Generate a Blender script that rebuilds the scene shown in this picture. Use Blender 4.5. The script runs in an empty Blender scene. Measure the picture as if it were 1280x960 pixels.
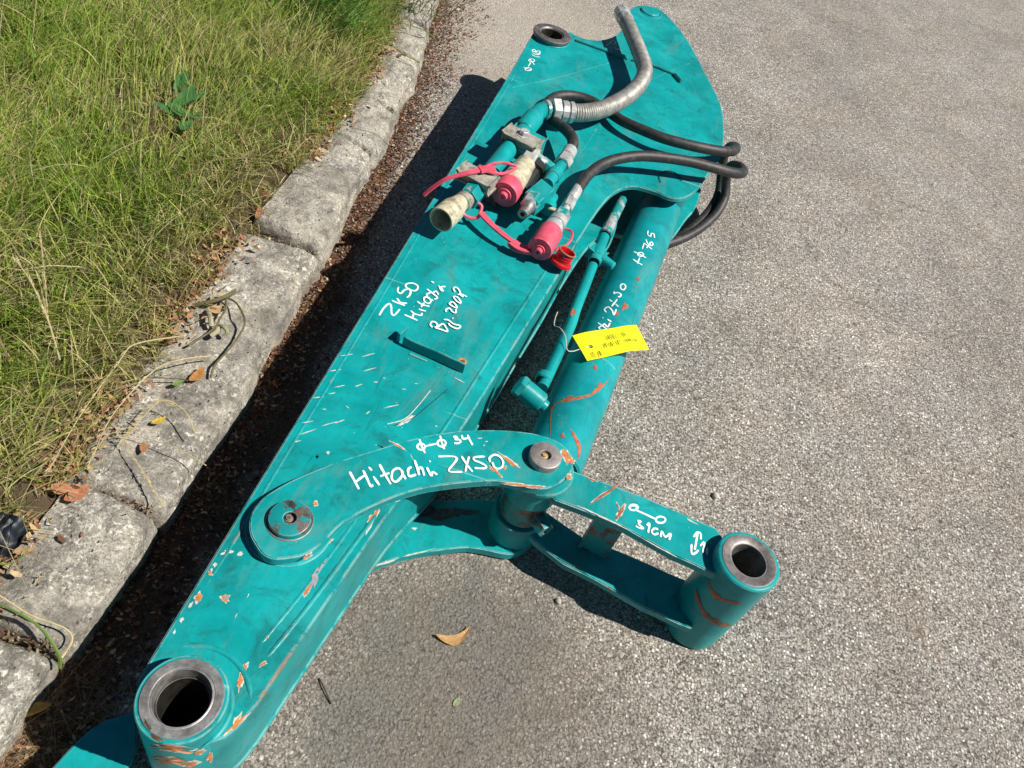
import bpy, bmesh, math, random
import numpy as np
from mathutils import Vector, Matrix, noise
random.seed(7); RNG = np.random.default_rng(7)
S = bpy.context.scene
C = S.collection
# ------------------------------------------------------------------ camera
FPX = 977.0                                   # focal length in pixels of a 1280 px wide picture
CAMH = 1.05
G = 0.03                                      # height of the ground
nad = Vector((-316.0, 862.0, FPX)).normalized()          # straight down, in camera axes (x right, y down, z forward)
fwd = (Vector((0, 0, 1)) - nad * nad.z).normalized()
upv = -nad
rgt = fwd.cross(upv)
ROT = Matrix((rgt, fwd, upv))                            # camera axes -> world axes
def at(px, py, z=0.0):
    d = ROT @ Vector((px - 640, py - 480, FPX))
    return Vector((0, 0, CAMH)) + d * ((CAMH - z) / -d.z)
def atg(px, py, z=0.0): return at(px, py, z + G)
def mpp(p):                                               # metres per pixel at a world point
    return ((Vector(p) - Vector((0, 0, CAMH))).dot(ROT @ Vector((0, 0, 1)))) / FPX
cam = bpy.data.cameras.new('camera'); camo = bpy.data.objects.new('camera', cam); C.objects.link(camo)
cx = ROT @ Vector((1, 0, 0)); cy = ROT @ Vector((0, -1, 0)); cz = ROT @ Vector((0, 0, -1))
M4 = Matrix((cx, cy, cz)).transposed().to_4x4(); M4.translation = (0, 0, CAMH)
camo.matrix_world = M4
cam.sensor_fit = 'HORIZONTAL'; cam.sensor_width = 36; cam.lens = 36 * FPX / 1280
cam.clip_start = 0.02; cam.clip_end = 500
S.camera = camo
S.render.resolution_x = 1024; S.render.resolution_y = 768
# ------------------------------------------------------------------ world, sun, exposure
SUNV = Vector((0.80, 0.0, 1.0)).normalized()
w = bpy.data.worlds.new('World'); S.world = w; w.use_nodes = True
nt = w.node_tree; nt.nodes.clear()
sky = nt.nodes.new('ShaderNodeTexSky'); sky.sky_type = 'NISHITA'; sky.sun_disc = False
sky.sun_elevation = math.asin(SUNV.z); sky.air_density = 0.55; sky.dust_density = 0.2; sky.sun_rotation = math.atan2(SUNV.x, SUNV.y)
bg = nt.nodes.new('ShaderNodeBackground'); bg.inputs[1].default_value = 0.05
ow = nt.nodes.new('ShaderNodeOutputWorld')
nt.links.new(sky.outputs[0], bg.inputs[0]); nt.links.new(bg.outputs[0], ow.inputs[0])
sun = bpy.data.lights.new('sun', 'SUN'); sun.energy = 5.0; sun.angle = math.radians(0.5); sun.color = (1.0, 0.955, 0.885)
suno = bpy.data.objects.new('sun', sun); C.objects.link(suno)
suno.rotation_euler = SUNV.to_track_quat('Z', 'Y').to_euler(); suno.location = (2, 0, 4)
S.view_settings.view_transform = 'Standard'; S.view_settings.look = 'None'
S.view_settings.exposure = 0.30; S.view_settings.gamma = 1.0

# ------------------------------------------------------------------ node helper
class NT:
    def __init__(s, name):
        s.m = bpy.data.materials.new(name); s.m.use_nodes = True
        s.t = s.m.node_tree; s.t.nodes.clear()
        s.out = s.n('OutputMaterial'); s.b = s.n('BsdfPrincipled')
        s.l(s.b.outputs[0], s.out.inputs[0]); s.co = None
    def n(s, t, **k):
        x = s.t.nodes.new('ShaderNode' + t)
        for a, v in k.items(): setattr(x, a, v)
        return x
    def l(s, a, b): s.t.links.new(a, b)
    def put(s, v, sock):
        if hasattr(v, 'is_output') or hasattr(v, 'links'): s.l(v, sock)
        else:
            if isinstance(v, (tuple, list)) and len(v) == 3 and sock.type == 'RGBA': v = (*v, 1)
            sock.default_value = v
    def coord(s, world=False):
        if world: return s.n('NewGeometry').outputs['Position']
        if s.co is None: s.co = s.n('NewGeometry').outputs['Position']
        return s.co
    def noise(s, scale, detail=4, rough=0.55, vec=None, dist=0.0, out=0):
        x = s.n('TexNoise'); x.inputs['Scale'].default_value = scale; x.inputs['Detail'].default_value = detail
        x.inputs['Roughness'].default_value = rough; x.inputs['Distortion'].default_value = dist
        s.l(vec if vec is not None else s.coord(), x.inputs['Vector']); return x.outputs[out]
    def vor(s, scale, feature='F1', out='Distance', vec=None, rnd=1.0):
        x = s.n('TexVoronoi', feature=feature); x.inputs['Scale'].default_value = scale
        x.inputs['Randomness'].default_value = rnd
        s.l(vec if vec is not None else s.coord(), x.inputs['Vector']); return x.outputs[out]
    def ramp(s, fac, stops, interp='LINEAR'):
        x = s.n('ValToRGB'); x.color_ramp.interpolation = interp
        e = x.color_ramp.elements
        while len(e) < len(stops): e.new(0.5)
        for i, (p, c) in enumerate(stops):
            if isinstance(c, (int, float)): c = (c, c, c)
            e[i].position = p; e[i].color = (*c, 1)
        s.l(fac, x.inputs[0]); return x.outputs[0]
    def mix(s, fac, a, b, mode='MIX'):
        x = s.n('MixRGB', blend_type=mode); s.put(fac, x.inputs[0]); s.put(a, x.inputs[1]); s.put(b, x.inputs[2]); return x.outputs[0]
    def math(s, op, a, b=0.0, clamp=False):
        x = s.n('Math', operation=op); x.use_clamp = clamp; s.put(a, x.inputs[0]); s.put(b, x.inputs[1]); return x.outputs[0]
    def bump(s, h, strength, dist=0.002, normal=None):
        x = s.n('Bump'); x.inputs['Strength'].default_value = strength; x.inputs['Distance'].default_value = dist
        s.l(h, x.inputs['Height'])
        if normal is not None: s.l(normal, x.inputs['Normal'])
        return x.outputs[0]
    def map(s, scale=(1, 1, 1), rot=(0, 0, 0)):
        x = s.n('Mapping'); x.inputs['Scale'].default_value = scale; x.inputs['Rotation'].default_value = rot
        s.l(s.coord(), x.inputs['Vector']); return x.outputs[0]
    def set(s, **k):
        for a, v in k.items():
            s.put(v, s.b.inputs[{'col': 'Base Color', 'rough': 'Roughness', 'metal': 'Metallic', 'nrm': 'Normal', 'spec': 'Specular IOR Level', 'coat': 'Coat Weight', 'sub': 'Subsurface Weight'}[a]])
        return s.m
    def edge(s, radius=0.002, lo=0.0, hi=0.12):
        b = s.n('Bevel'); b.samples = 4; b.inputs[0].default_value = radius
        g = s.n('NewGeometry'); d = s.n('VectorMath', operation='DOT_PRODUCT')
        s.l(b.outputs[0], d.inputs[0]); s.l(g.outputs['Normal'], d.inputs[1])
        inv = s.math('SUBTRACT', 1.0, d.outputs['Value'])
        mr = s.n('MapRange'); s.l(inv, mr.inputs[0]); mr.inputs[1].default_value = lo; mr.inputs[2].default_value = hi
        return mr.outputs[0]

def mat_teal(name='teal paint', chips=0.5, base=(0.0, 0.325, 0.330), wear=0.8, dirt=0.65):
    s = NT(name)
    cloud = s.noise(9, 5, 0.6, dist=0.6)
    fine = s.noise(90, 5, 0.7)
    streak = s.noise(30, 4, 0.7, vec=s.map((1.0, 0.12, 1.0), (0, 0, 0.5)))
    c1 = s.mix(s.ramp(cloud, [(0.32, 0), (0.68, 1)]), tuple(v * 0.72 for v in base), tuple(min(1, v * 1.16 + 0.006) for v in base))
    c1 = s.mix(s.ramp(s.noise(26, 6, 0.7, dist=1.2), [(0.45, 0), (0.62, 0.35)]), c1, (0.01, base[1] * 0.62, base[2] * 0.60))
    c1 = s.mix(s.ramp(s.noise(5, 5, 0.7, dist=0.8), [(0.52, 0), (0.68, 0.30)]), c1, (0.045, 0.37, 0.36))
    c1 = s.mix(s.math('MULTIPLY', s.ramp(streak, [(0.5, 0), (0.75, 1)]), 0.35), c1, tuple(v * 0.72 for v in base))
    # grime
    gr = s.math('MULTIPLY', s.ramp(s.noise(22, 6, 0.75, dist=1.0), [(0.52, 0), (0.68, 1)]), dirt)
    c1 = s.mix(gr, c1, (0.012, 0.11, 0.105))
    smear = s.ramp(s.noise(11, 7, 0.75, vec=s.map((1.6, 0.5, 1.0), (0, 0, 0.45)), dist=0.5), [(0.54, 0), (0.66, 0.5)])
    c1 = s.mix(smear, c1, (0.07, 0.25, 0.23))
    speck = s.ramp(s.noise(260, 2, 0.5), [(0.70, 0), (0.74, 1)])
    c1 = s.mix(s.math('MULTIPLY', speck, 0.5), c1, (0.01, 0.08, 0.08))
    # white dust specks
    wv = s.ramp(s.vor(75), [(0.035, 1), (0.07, 0)])
    wm = s.math('MULTIPLY', wv, s.ramp(s.noise(6, 2), [(0.46, 0), (0.58, 1)]))
    c1 = s.mix(s.math('MULTIPLY', wm, 0.8), c1, (0.5, 0.62, 0.58))
    # scratches
    scr = s.ramp(s.noise(18, 3, 0.5, vec=s.map((0.08, 3.2, 1.0), (0, 0, 0.35))), [(0.705, 0), (0.715, 1), (0.722, 1), (0.732, 0)])
    c1 = s.mix(s.math('MULTIPLY', scr, 0.40), c1, (0.35, 0.6, 0.56))
    scr2 = s.ramp(s.noise(26, 2, 0.5, vec=s.map((3.0, 0.10, 1.0), (0, 0, -0.5))), [(0.700, 0), (0.706, 1), (0.712, 1), (0.718, 0)])
    c1 = s.mix(s.math('MULTIPLY', scr2, 0.45), c1, (0.01, 0.07, 0.07))
    # edge wear
    e = s.edge(0.0022)
    en = s.noise(45, 5, 0.7)
    e1 = s.math('MULTIPLY', e, s.ramp(en, [(0.40, 0), (0.52, 1)]))
    c1 = s.mix(s.math('MULTIPLY', e1, 0.75 * wear, True), c1, (0.42, 0.60, 0.55))
    e2 = s.math('MULTIPLY', s.edge(0.004, 0.0, 0.08), s.ramp(s.noise(21, 6, 0.75), [(0.60, 0), (0.64, 1)]))
    # chips: pale rim, orange primer, dark metal core
    cn = s.noise(13, 8, 0.72, dist=0.4)
    lo = 0.80 - 0.13 * chips
    rim = s.ramp(cn, [(lo - 0.02, 0), (lo, 1)]); core = s.ramp(cn, [(lo + 0.005, 0), (lo + 0.015, 1)])
    c1 = s.mix(s.math('MAXIMUM', rim, s.math('MULTIPLY', e2, wear)), c1, (0.50, 0.42, 0.33))
    c1 = s.mix(s.math('MAXIMUM', core, s.math('MULTIPLY', s.ramp(e2, [(0.5, 0), (0.8, 1)]), wear)), c1, s.mix(s.ramp(fine, [(0.45, 0), (0.55, 1)]), (0.50, 0.15, 0.025), (0.16, 0.13, 0.11)))
    rough = s.math('ADD', s.ramp(s.noise(14, 6, 0.7), [(0.3, 0.24), (0.7, 0.52)]), s.math('MULTIPLY', smear, 0.4))
    h = s.math('ADD', s.math('MULTIPLY', s.noise(35, 3, 0.5), 1.0), s.math('MULTIPLY', fine, 0.35))
    h = s.math('SUBTRACT', h, s.math('MULTIPLY', rim, 0.6))
    return s.set(col=c1, rough=rough, nrm=s.bump(h, 0.30, 0.0012), spec=0.28)

def mat_steel(name, col=(0.33, 0.32, 0.30), metal=0.85, rough=0.38, rust=0.3, dark=(0.07, 0.06, 0.055), paint=None, bumpy=0.3):
    s = NT(name)
    n1 = s.noise(60, 6, 0.7); n2 = s.noise(180, 4, 0.6)
    c = s.mix(s.ramp(n1, [(0.35, 0), (0.65, 1)]), dark, col)
    r = s.ramp(s.noise(35, 6, 0.75), [(0.66 - 0.22 * rust, 0), (0.76 - 0.22 * rust, 1)])
    c = s.mix(s.math('MULTIPLY', r, 0.7), c, (0.17, 0.075, 0.03))
    met = s.math('SUBTRACT', metal, s.math('MULTIPLY', r, 0.6), True)
    if paint:
        p = s.ramp(s.noise(38, 5, 0.65), [(0.47, 0), (0.51, 1)])
        c = s.mix(p, c, paint); met = s.math('MULTIPLY', met, s.math('SUBTRACT', 1.0, p))
    e = s.edge(0.0015)
    c = s.mix(s.math('MULTIPLY', e, 0.5), c, (0.65, 0.63, 0.6))
    ro = s.math('ADD', s.math('MULTIPLY', n2, 0.35), rough - 0.15)
    return s.set(col=c, metal=met, rough=ro, nrm=s.bump(s.math('ADD', n1, n2), bumpy, 0.0006))

def mat_plain(name, col, rough=0.5, var=0.25, nscale=60, metal=0.0, bumpy=0.15, dirtcol=None, dirt=0.0):
    s = NT(name)
    n1 = s.noise(nscale, 5, 0.65)
    c = s.mix(s.ramp(n1, [(0.3, 0), (0.7, 1)]), tuple(v * (1 - var) for v in col), tuple(min(1, v * (1 + var * 0.6)) for v in col))
    if dirtcol:
        c = s.mix(s.math('MULTIPLY', s.ramp(s.noise(nscale * 0.8, 6, 0.75, dist=0.7), [(0.5, 0), (0.62, 1)]), dirt), c, dirtcol)
    return s.set(col=c, rough=rough, metal=metal, nrm=s.bump(n1, bumpy, 0.0008))

def mat_attr(name, rough=0.6, transl=0.25, spec=0.25):
    s = NT(name)
    a = s.n('Attribute', attribute_name='Col')
    n = s.ramp(s.noise(350, 2), [(0.3, 0.75), (0.7, 1.1)])
    c = s.mix(1.0, a.outputs['Color'], n, 'MULTIPLY')
    s.set(col=c, rough=rough, spec=spec)
    tr = s.n('BsdfTranslucent'); s.l(c, tr.inputs[0])
    mx = s.n('MixShader'); mx.inputs[0].default_value = transl
    s.l(s.b.outputs[0], mx.inputs[1]); s.l(tr.outputs[0], mx.inputs[2]); s.l(mx.outputs[0], s.out.inputs[0])
    return s.m

def spot(s, x, y, r, soft=0.5, amp=0.5):
    """a stain of its own shape, at a place on the ground"""
    sub = s.n('VectorMath', operation='SUBTRACT'); s.l(s.coord(), sub.inputs[0]); sub.inputs[1].default_value = (x, y, 0)
    ln = s.n('VectorMath', operation='LENGTH'); s.l(sub.outputs[0], ln.inputs[0])
    d = s.math('ADD', s.math('DIVIDE', ln.outputs['Value'], r), s.math('MULTIPLY', s.math('SUBTRACT', s.noise(9 / max(r, .05) * .12, 5, 0.65), 0.5), amp * 2))
    mr = s.n('MapRange'); s.l(d, mr.inputs[0]); mr.inputs[1].default_value = 1 - soft; mr.inputs[2].default_value = 1; mr.inputs[3].default_value = 1; mr.inputs[4].default_value = 0
    return mr.outputs[0]

def wob2(s):
    n_ = s.n('TexNoise'); n_.inputs['Scale'].default_value = 14; n_.inputs['Detail'].default_value = 6; s.l(s.coord(), n_.inputs['Vector'])
    k = s.n('VectorMath', operation='SCALE'); s.l(n_.outputs['Color'], k.inputs[0]); k.inputs['Scale'].default_value = 0.10
    a = s.n('VectorMath', operation='ADD'); s.l(s.coord(), a.inputs[0]); s.l(k.outputs[0], a.inputs[1]); return a.outputs[0]
def mat_asphalt():
    s = NT('weathered asphalt')
    wob = s.n('VectorMath', operation='ADD'); s.l(s.coord(), wob.inputs[0])
    nn = s.n('TexNoise'); nn.inputs['Scale'].default_value = 120; s.l(s.coord(), nn.inputs['Vector'])
    sc = s.n('VectorMath', operation='SCALE'); s.l(nn.outputs['Color'], sc.inputs[0]); sc.inputs['Scale'].default_value = 0.006
    s.l(sc.outputs[0], wob.inputs[1]); v = wob.outputs[0]
    a_rnd = s.vor(205, out='Color', vec=v); a_d = s.vor(205, out='Distance', vec=v)
    b_rnd = s.vor(430, out='Color', vec=v); b_d = s.vor(430, out='Distance', vec=v)
    sep = s.n('SeparateColor'); s.l(a_rnd, sep.inputs[0]); sepb = s.n('SeparateColor'); s.l(b_rnd, sepb.inputs[0])
    stone = s.ramp(sep.outputs[0], [(0.0, (0.10, 0.09, 0.08)), (0.25, (0.24, 0.22, 0.20)), (0.6, (0.35, 0.33, 0.30)), (0.8, (0.52, 0.50, 0.46)), (1.0, (0.90, 0.87, 0.81))])
    tint = s.mix(s.ramp(sep.outputs[1], [(0.55, 0), (1.0, 0.55)]), stone, (0.36, 0.27, 0.21))
    small = s.ramp(sepb.outputs[0], [(0.0, (0.07, 0.063, 0.055)), (0.5, (0.21, 0.195, 0.175)), (1.0, (0.50, 0.47, 0.43))])
    c = s.mix(s.ramp(a_d, [(0.28, 0), (0.5, 1)]), tint, small)
    pit = s.ramp(s.noise(150, 5, 0.7), [(0.30, 1), (0.40, 0)])
    c = s.mix(s.math('MULTIPLY', pit, 0.7), c, (0.05, 0.045, 0.04))
    # large tonal patches
    big = s.ramp(s.noise(2.2, 5, 0.6), [(0.3, 0.90), (0.7, 1.22)])
    c = s.mix(1.0, c, big, 'MULTIPLY')
    med = s.ramp(s.noise(9, 6, 0.7), [(0.3, 0.84), (0.7, 1.10)])
    c = s.mix(1.0, c, med, 'MULTIPLY')
    warm = s.ramp(s.noise(5, 4, 0.6), [(0.35, (1.02, 1.03, 1.03)), (0.65, (1.07, 1.03, 0.97))])
    c = s.mix(1.0, c, warm, 'MULTIPLY')
    # faint hairline cracks and scattered dark tar flecks
    ck = s.math('MULTIPLY', s.ramp(s.vor(1.7, 'DISTANCE_TO_EDGE', vec=wob2(s)), [(0.0, 1), (0.006, 0)]), s.ramp(s.noise(1.9, 4), [(0.50, 0), (0.58, 1)]))
    c = s.mix(s.math('MULTIPLY', ck, 0.55), c, (0.06, 0.05, 0.04))
    fl = s.math('MULTIPLY', s.ramp(s.vor(14), [(0.06, 1), (0.10, 0)]), s.ramp(s.noise(3.3, 3), [(0.5, 0), (0.6, 1)]))
    c = s.mix(s.math('MULTIPLY', fl, 0.75), c, (0.05, 0.042, 0.035))
    # dirt-packed patch in front of the arm, bluish bare tar patches inside it, oil spot
    p = atg(560, 860, 0); d1 = spot(s, p.x, p.y, 0.30, 0.6, 0.35)
    dirtc = s.mix(s.noise(160, 4, 0.7), (0.09, 0.075, 0.058), (0.22, 0.19, 0.155))
    c = s.mix(s.math('MULTIPLY', d1, 0.80), c, dirtc)
    for (x, y, r, k) in [(588, 775, .060, .8), (545, 745, .030, .6), (615, 835, .055, .7), (598, 722, .045, .85), (660, 790, .045, .6), (455, 905, .070, .6), (490, 790, .050, .6), (600, 900, .05, .5), (668, 720, .03, .7)]:
        p = atg(x, y, 0); m = s.math('MULTIPLY', spot(s, p.x, p.y, r, 0.30, 1.1), s.ramp(s.noise(75, 6, 0.75), [(.36, .25), (.56, 1)]))
        c = s.mix(s.math('MULTIPLY', m, k), c, s.mix(s.ramp(s.noise(260, 5, 0.7), [(.38, 0), (.60, 1)]), (0.050, 0.047, 0.044), (0.25, 0.235, 0.215)))
    for (x, y, r) in [(640, 725, .035), (515, 740, .035), (540, 830, .03), (700, 880, .04)]:
        p = atg(x, y, 0); m = spot(s, p.x, p.y, r, 0.6, 0.45)
        c = s.mix(s.math('MULTIPLY', m, 0.75), c, s.mix(s.noise(200, 3), (0.10, 0.08, 0.058), (0.21, 0.175, 0.135)))
    # sandy silt by the kerb at the far end
    p = atg(640, 60, 0); sm = spot(s, p.x - .05, p.y + .15, 0.50, 0.5, 0.3)
    sand = s.mix(s.noise(240, 4, 0.7), (0.30, 0.26, 0.21), (0.62, 0.56, 0.47))
    c = s.mix(s.math('MULTIPLY', sm, 0.55), c, sand)
    for (x, y, r, k, col) in [(1155, 800, .05, .35, (0.22, 0.16, 0.09)), (985, 785, .02, .6, (0.06, 0.05, 0.04)), (1108, 378, .03, .5, (0.05, 0.04, 0.03)), (1120, 87, .022, .85, (0.03, 0.03, 0.02)), (1165, 690, .02, .7, (0.04, 0.03, 0.02)), (950, 950, .05, .45, (0.08, 0.07, 0.06)), (1070, 730, .012, .8, (0.04, 0.03, 0.02))]:
        p = atg(x, y, 0); m = spot(s, p.x, p.y, r, 0.4, 0.8)
        c = s.mix(s.math('MULTIPLY', m, k), c, col)
    # gutter soil, widened and darkened under the arm to deepen its cast shadow
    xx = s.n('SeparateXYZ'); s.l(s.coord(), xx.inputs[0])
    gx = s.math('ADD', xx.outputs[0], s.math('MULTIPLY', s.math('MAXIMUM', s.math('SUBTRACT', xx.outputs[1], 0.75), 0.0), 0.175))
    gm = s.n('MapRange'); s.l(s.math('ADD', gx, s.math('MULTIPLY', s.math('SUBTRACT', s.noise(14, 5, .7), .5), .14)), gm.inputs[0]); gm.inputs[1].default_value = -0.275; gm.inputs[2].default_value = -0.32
    soil = s.mix(s.noise(170, 5, .7), (0.03, 0.020, 0.013), (0.15, 0.098, 0.065))  # real soil tone, darkened as painted shade
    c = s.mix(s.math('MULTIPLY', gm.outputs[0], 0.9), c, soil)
    h = s.math('SUBTRACT', s.math('MULTIPLY', s.noise(420, 3, 0.6), 0.5), s.math('MULTIPLY', a_d, 0.9))
    h = s.math('SUBTRACT', h, s.math('MULTIPLY', b_d, 0.35)); h = s.math('SUBTRACT', h, s.math('MULTIPLY', pit, 0.8))
    h = s.math('ADD', h, s.math('MULTIPLY', s.noise(40, 3), 1.0))
    return s.set(col=c, rough=0.85, nrm=s.bump(h, 0.85, 0.0026), spec=0.25)

def mat_granite():
    s = NT('kerb granite')
    v1 = s.vor(480, out='Color'); sp = s.n('SeparateColor'); s.l(v1, sp.inputs[0])
    c = s.ramp(s.mix(0.45, sp.outputs[0], s.noise(260, 5, 0.7)), [(0.15, (0.10, 0.10, 0.095)), (0.35, (0.25, 0.24, 0.22)), (0.65, (0.40, 0.38, 0.34)), (0.9, (0.62, 0.60, 0.54))])
    n = s.noise(7, 6, 0.65)
    c = s.mix(s.ramp(s.noise(6, 5, 0.65), [(0.35, 0.0), (0.65, 0.55)]), c, s.mix(s.noise(300, 3), (0.26, 0.22, 0.16), (0.50, 0.44, 0.34)))
    c = s.mix(s.ramp(s.noise(13, 7, 0.72, dist=0.6), [(0.46, 0), (0.60, 0.80)]), c, s.mix(s.noise(260, 3), (0.06, 0.057, 0.052), (0.24, 0.225, 0.20)))
    c = s.mix(s.ramp(s.noise(42, 6, 0.75), [(0.50, 0), (0.62, 0.65)]), c, (0.10, 0.092, 0.080))
    li = s.math('MULTIPLY', s.ramp(s.noise(130, 5, 0.75), [(0.54, 0), (0.62, 0.9)]), s.ramp(s.noise(9, 4, 0.6, dist=0.4), [(0.45, 0), (0.58, 1)]))
    c = s.mix(li, c, (0.68, 0.66, 0.58))
    geo = s.n('NewGeometry'); sx = s.n('SeparateXYZ'); s.l(geo.outputs['Position'], sx.inputs[0])
    lowm = s.n('MapRange'); s.l(s.math('ADD', sx.outputs[2], s.math('MULTIPLY', n, -0.03)), lowm.inputs[0]); lowm.inputs[1].default_value = 0.035; lowm.inputs[2].default_value = 0.0
    c = s.mix(s.math('MULTIPLY', lowm.outputs[0], 0.5), c, (0.28, 0.20, 0.13))
    c = s.mix(1.0, c, (1.28, 1.27, 1.24), 'MULTIPLY')
    cr = s.ramp(s.vor(60), [(0.05, 1), (0.14, 0)])
    h = s.math('ADD', s.noise(150, 6, 0.75), s.math('MULTIPLY', s.noise(30, 6, 0.75), 2.0)); h = s.math('SUBTRACT', h, s.math('MULTIPLY', cr, 1.5))
    return s.set(col=c, rough=0.85, nrm=s.bump(h, 1.0, 0.0036), spec=0.25)

def mat_soil():
    s = NT('verge soil')
    c = s.mix(s.noise(60, 6, 0.75), (0.035, 0.025, 0.015), (0.16, 0.115, 0.07))
    c = s.mix(s.ramp(s.noise(300, 3), [(0.6, 0), (0.7, 0.6)]), c, (0.26, 0.19, 0.12))
    return s.set(col=c, rough=0.95, nrm=s.bump(s.noise(90, 6, 0.75), 0.9, 0.006), spec=0.1)

MT = mat_teal('teal paint', chips=0.35)
MTW = mat_teal('teal paint worn', chips=0.7, wear=1.0)
MTC = mat_teal('teal cylinder paint', chips=0.45, wear=0.6, base=(0.0, 0.285, 0.31), dirt=0.4)
MTN = mat_teal('teal paint clean', chips=0.05, wear=0.4, dirt=0.3)
MSTEEL = mat_steel('bare steel', col=(0.50, 0.49, 0.47), metal=0.7, rough=0.42, dark=(0.20, 0.19, 0.18))
MSTEELD = mat_steel('dull dark steel', col=(0.26, 0.235, 0.225), metal=0.55, rough=0.48, rust=0.45, dark=(0.10, 0.085, 0.08))
MPIN = mat_steel('worn pin steel', col=(0.40, 0.37, 0.35), metal=0.45, rough=0.45, rust=0.35, dark=(0.22, 0.19, 0.175))
MSTEELP = mat_steel('steel with teal remnants', col=(0.22, 0.2, 0.185), metal=0.6, rough=0.45, rust=0.5, paint=(0.0, 0.24, 0.24))
MZINC = mat_steel('zinc plated steel', col=(0.80, 0.80, 0.77), metal=0.45, rough=0.36, rust=0.12, dark=(0.42, 0.42, 0.40), bumpy=0.15)
MZINCT = mat_steel('zinc steel overspray', col=(0.70, 0.70, 0.67), metal=0.4, rough=0.35, rust=0.15, dark=(0.32, 0.34, 0.33), paint=(0.01, 0.26, 0.26), bumpy=0.2)
MRUST = mat_steel('rusty bore', col=(0.10, 0.075, 0.05), metal=0.3, rough=0.6, rust=1.0, dark=(0.02, 0.016, 0.012))
MBORE = mat_steel('dark bore steel', col=(0.09, 0.085, 0.07), metal=0.6, rough=0.3, rust=0.3, dark=(0.03, 0.028, 0.022))  # darker steel tone for the insides of the bores
MGUARD = mat_steel('wire guard steel', col=(0.44, 0.43, 0.39), metal=0.40, rough=0.50, rust=0.3, dark=(0.20, 0.19, 0.175), bumpy=0.2)
MCREAM = mat_plain('cream zinc yellow', (0.66, 0.60, 0.42), 0.40, 0.3, 70, 0.15, 0.3, (0.15, 0.10, 0.05), 0.7)
MCLAMP = mat_plain('dirty clamp plastic', (0.36, 0.35, 0.29), 0.6, 0.35, 55, 0.0, 0.4, (0.10, 0.08, 0.05), 0.7)
MRUB = mat_plain('black hose rubber', (0.028, 0.027, 0.027), 0.55, 0.4, 80, 0.0, 0.4, (0.10, 0.09, 0.08), 0.45)
MBLACK = mat_plain('black steel', (0.015, 0.017, 0.017), 0.5, 0.4, 60)
MPINK = mat_plain('faded pink plastic', (0.78, 0.105, 0.165), 0.45, 0.22, 45, 0, 0.2, (0.35, 0.03, 0.05), 0.5)
MRED = mat_plain('red plastic', (0.55, 0.008, 0.015), 0.35, 0.3, 50, 0, 0.15, (0.3, 0.02, 0.02), 0.4)
MREDRIM = mat_plain('dirty plastic rim', (0.40, 0.16, 0.09), 0.5, 0.3)
MWHITE = mat_plain('white paint marker', (0.80, 0.93, 0.92), 0.6, 0.06, 200, 0, 0.05)
MYEL = mat_plain('yellow paper tag', (0.88, 0.82, 0.0), 0.7, 0.03, 40, 0, 0.08)
MINK = mat_plain('dark ink', (0.07, 0.07, 0.02), 0.7, 0.3, 300)
MORG = mat_plain('orange primer', (0.66, 0.20, 0.035), 0.65, 0.45, 240, 0, 0.4, (0.30, 0.20, 0.14), 0.85)
MORGR = mat_plain('rusty orange scrape', (0.42, 0.12, 0.05), 0.7, 0.45, 140, 0, 0.4, (0.10, 0.06, 0.04), 0.7)
MPALE = mat_plain('pale chipped edge', (0.58, 0.60, 0.53), 0.7, 0.25, 220, 0, 0.4, (0.30, 0.26, 0.2), 0.5)
MDARKM = mat_plain('dark bare metal chip', (0.12, 0.085, 0.075), 0.55, 0.5, 120, 0.3, 0.5, (0.3, 0.26, 0.24), 0.5)
MGREY = mat_plain('grey scraped metal', (0.42, 0.40, 0.42), 0.5, 0.3, 160, 0.3, 0.4)
MFILM = mat_plain('black plastic film', (.010, .013, .020), .5, .2, 30)
MSTR = mat_plain('pale string', (0.62, 0.58, 0.5), 0.8, 0.2, 200)
MASPH = mat_asphalt(); MGRAN = mat_granite(); MSOIL = mat_soil()
MGRASS = mat_attr('grass blade'); MLIT = mat_attr('leaf litter', 0.75, 0.12)
MLEAF = mat_attr('leaf', 0.6, 0.2)
MSTONE = mat_plain('small stone', (0.52, 0.46, 0.38), 0.85, 0.4, 120, 0, 0.6)

# ------------------------------------------------------------------ object helpers
def link(o, parent=None, label=None, cat=None, group=None, kind=None):
    C.objects.link(o)
    if parent is not None: o.parent = parent
    if label: o['label'] = label
    if cat: o['category'] = cat
    if group: o['group'] = group
    if kind: o['kind'] = kind
    return o
def empty(name, loc, label, cat, group=None, kind=None):
    o = bpy.data.objects.new(name, None); o.empty_display_size = 0.05
    link(o, None, label, cat, group, kind); o.location = loc
    bpy.context.view_layer.update()
    return o
def mesh(name, V, F, mat, parent=None, smooth=True, ang=35, cols=None, **k):
    """V in world coordinates; linked under its thing without moving"""
    me = bpy.data.meshes.new(name)
    off = parent_off(parent)
    me.from_pydata([tuple(Vector(v) - off) for v in V], [], F); me.update()
    me.materials.append(mat)
    fin(me, smooth, ang)
    o = bpy.data.objects.new(name, me)
    return link(o, parent, **k)
def parent_off(p):
    off = Vector((0, 0, 0))
    while p is not None: off += Vector(p.location); p = p.parent
    return off
def fin(me, smooth=True, ang=35):
    bm = bmesh.new(); bm.from_mesh(me); bmesh.ops.recalc_face_normals(bm, faces=bm.faces); bm.to_mesh(me); bm.free()
    if smooth:
        me.polygons.foreach_set('use_smooth', [True] * len(me.polygons)); me.set_sharp_from_angle(angle=math.radians(ang))
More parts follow.
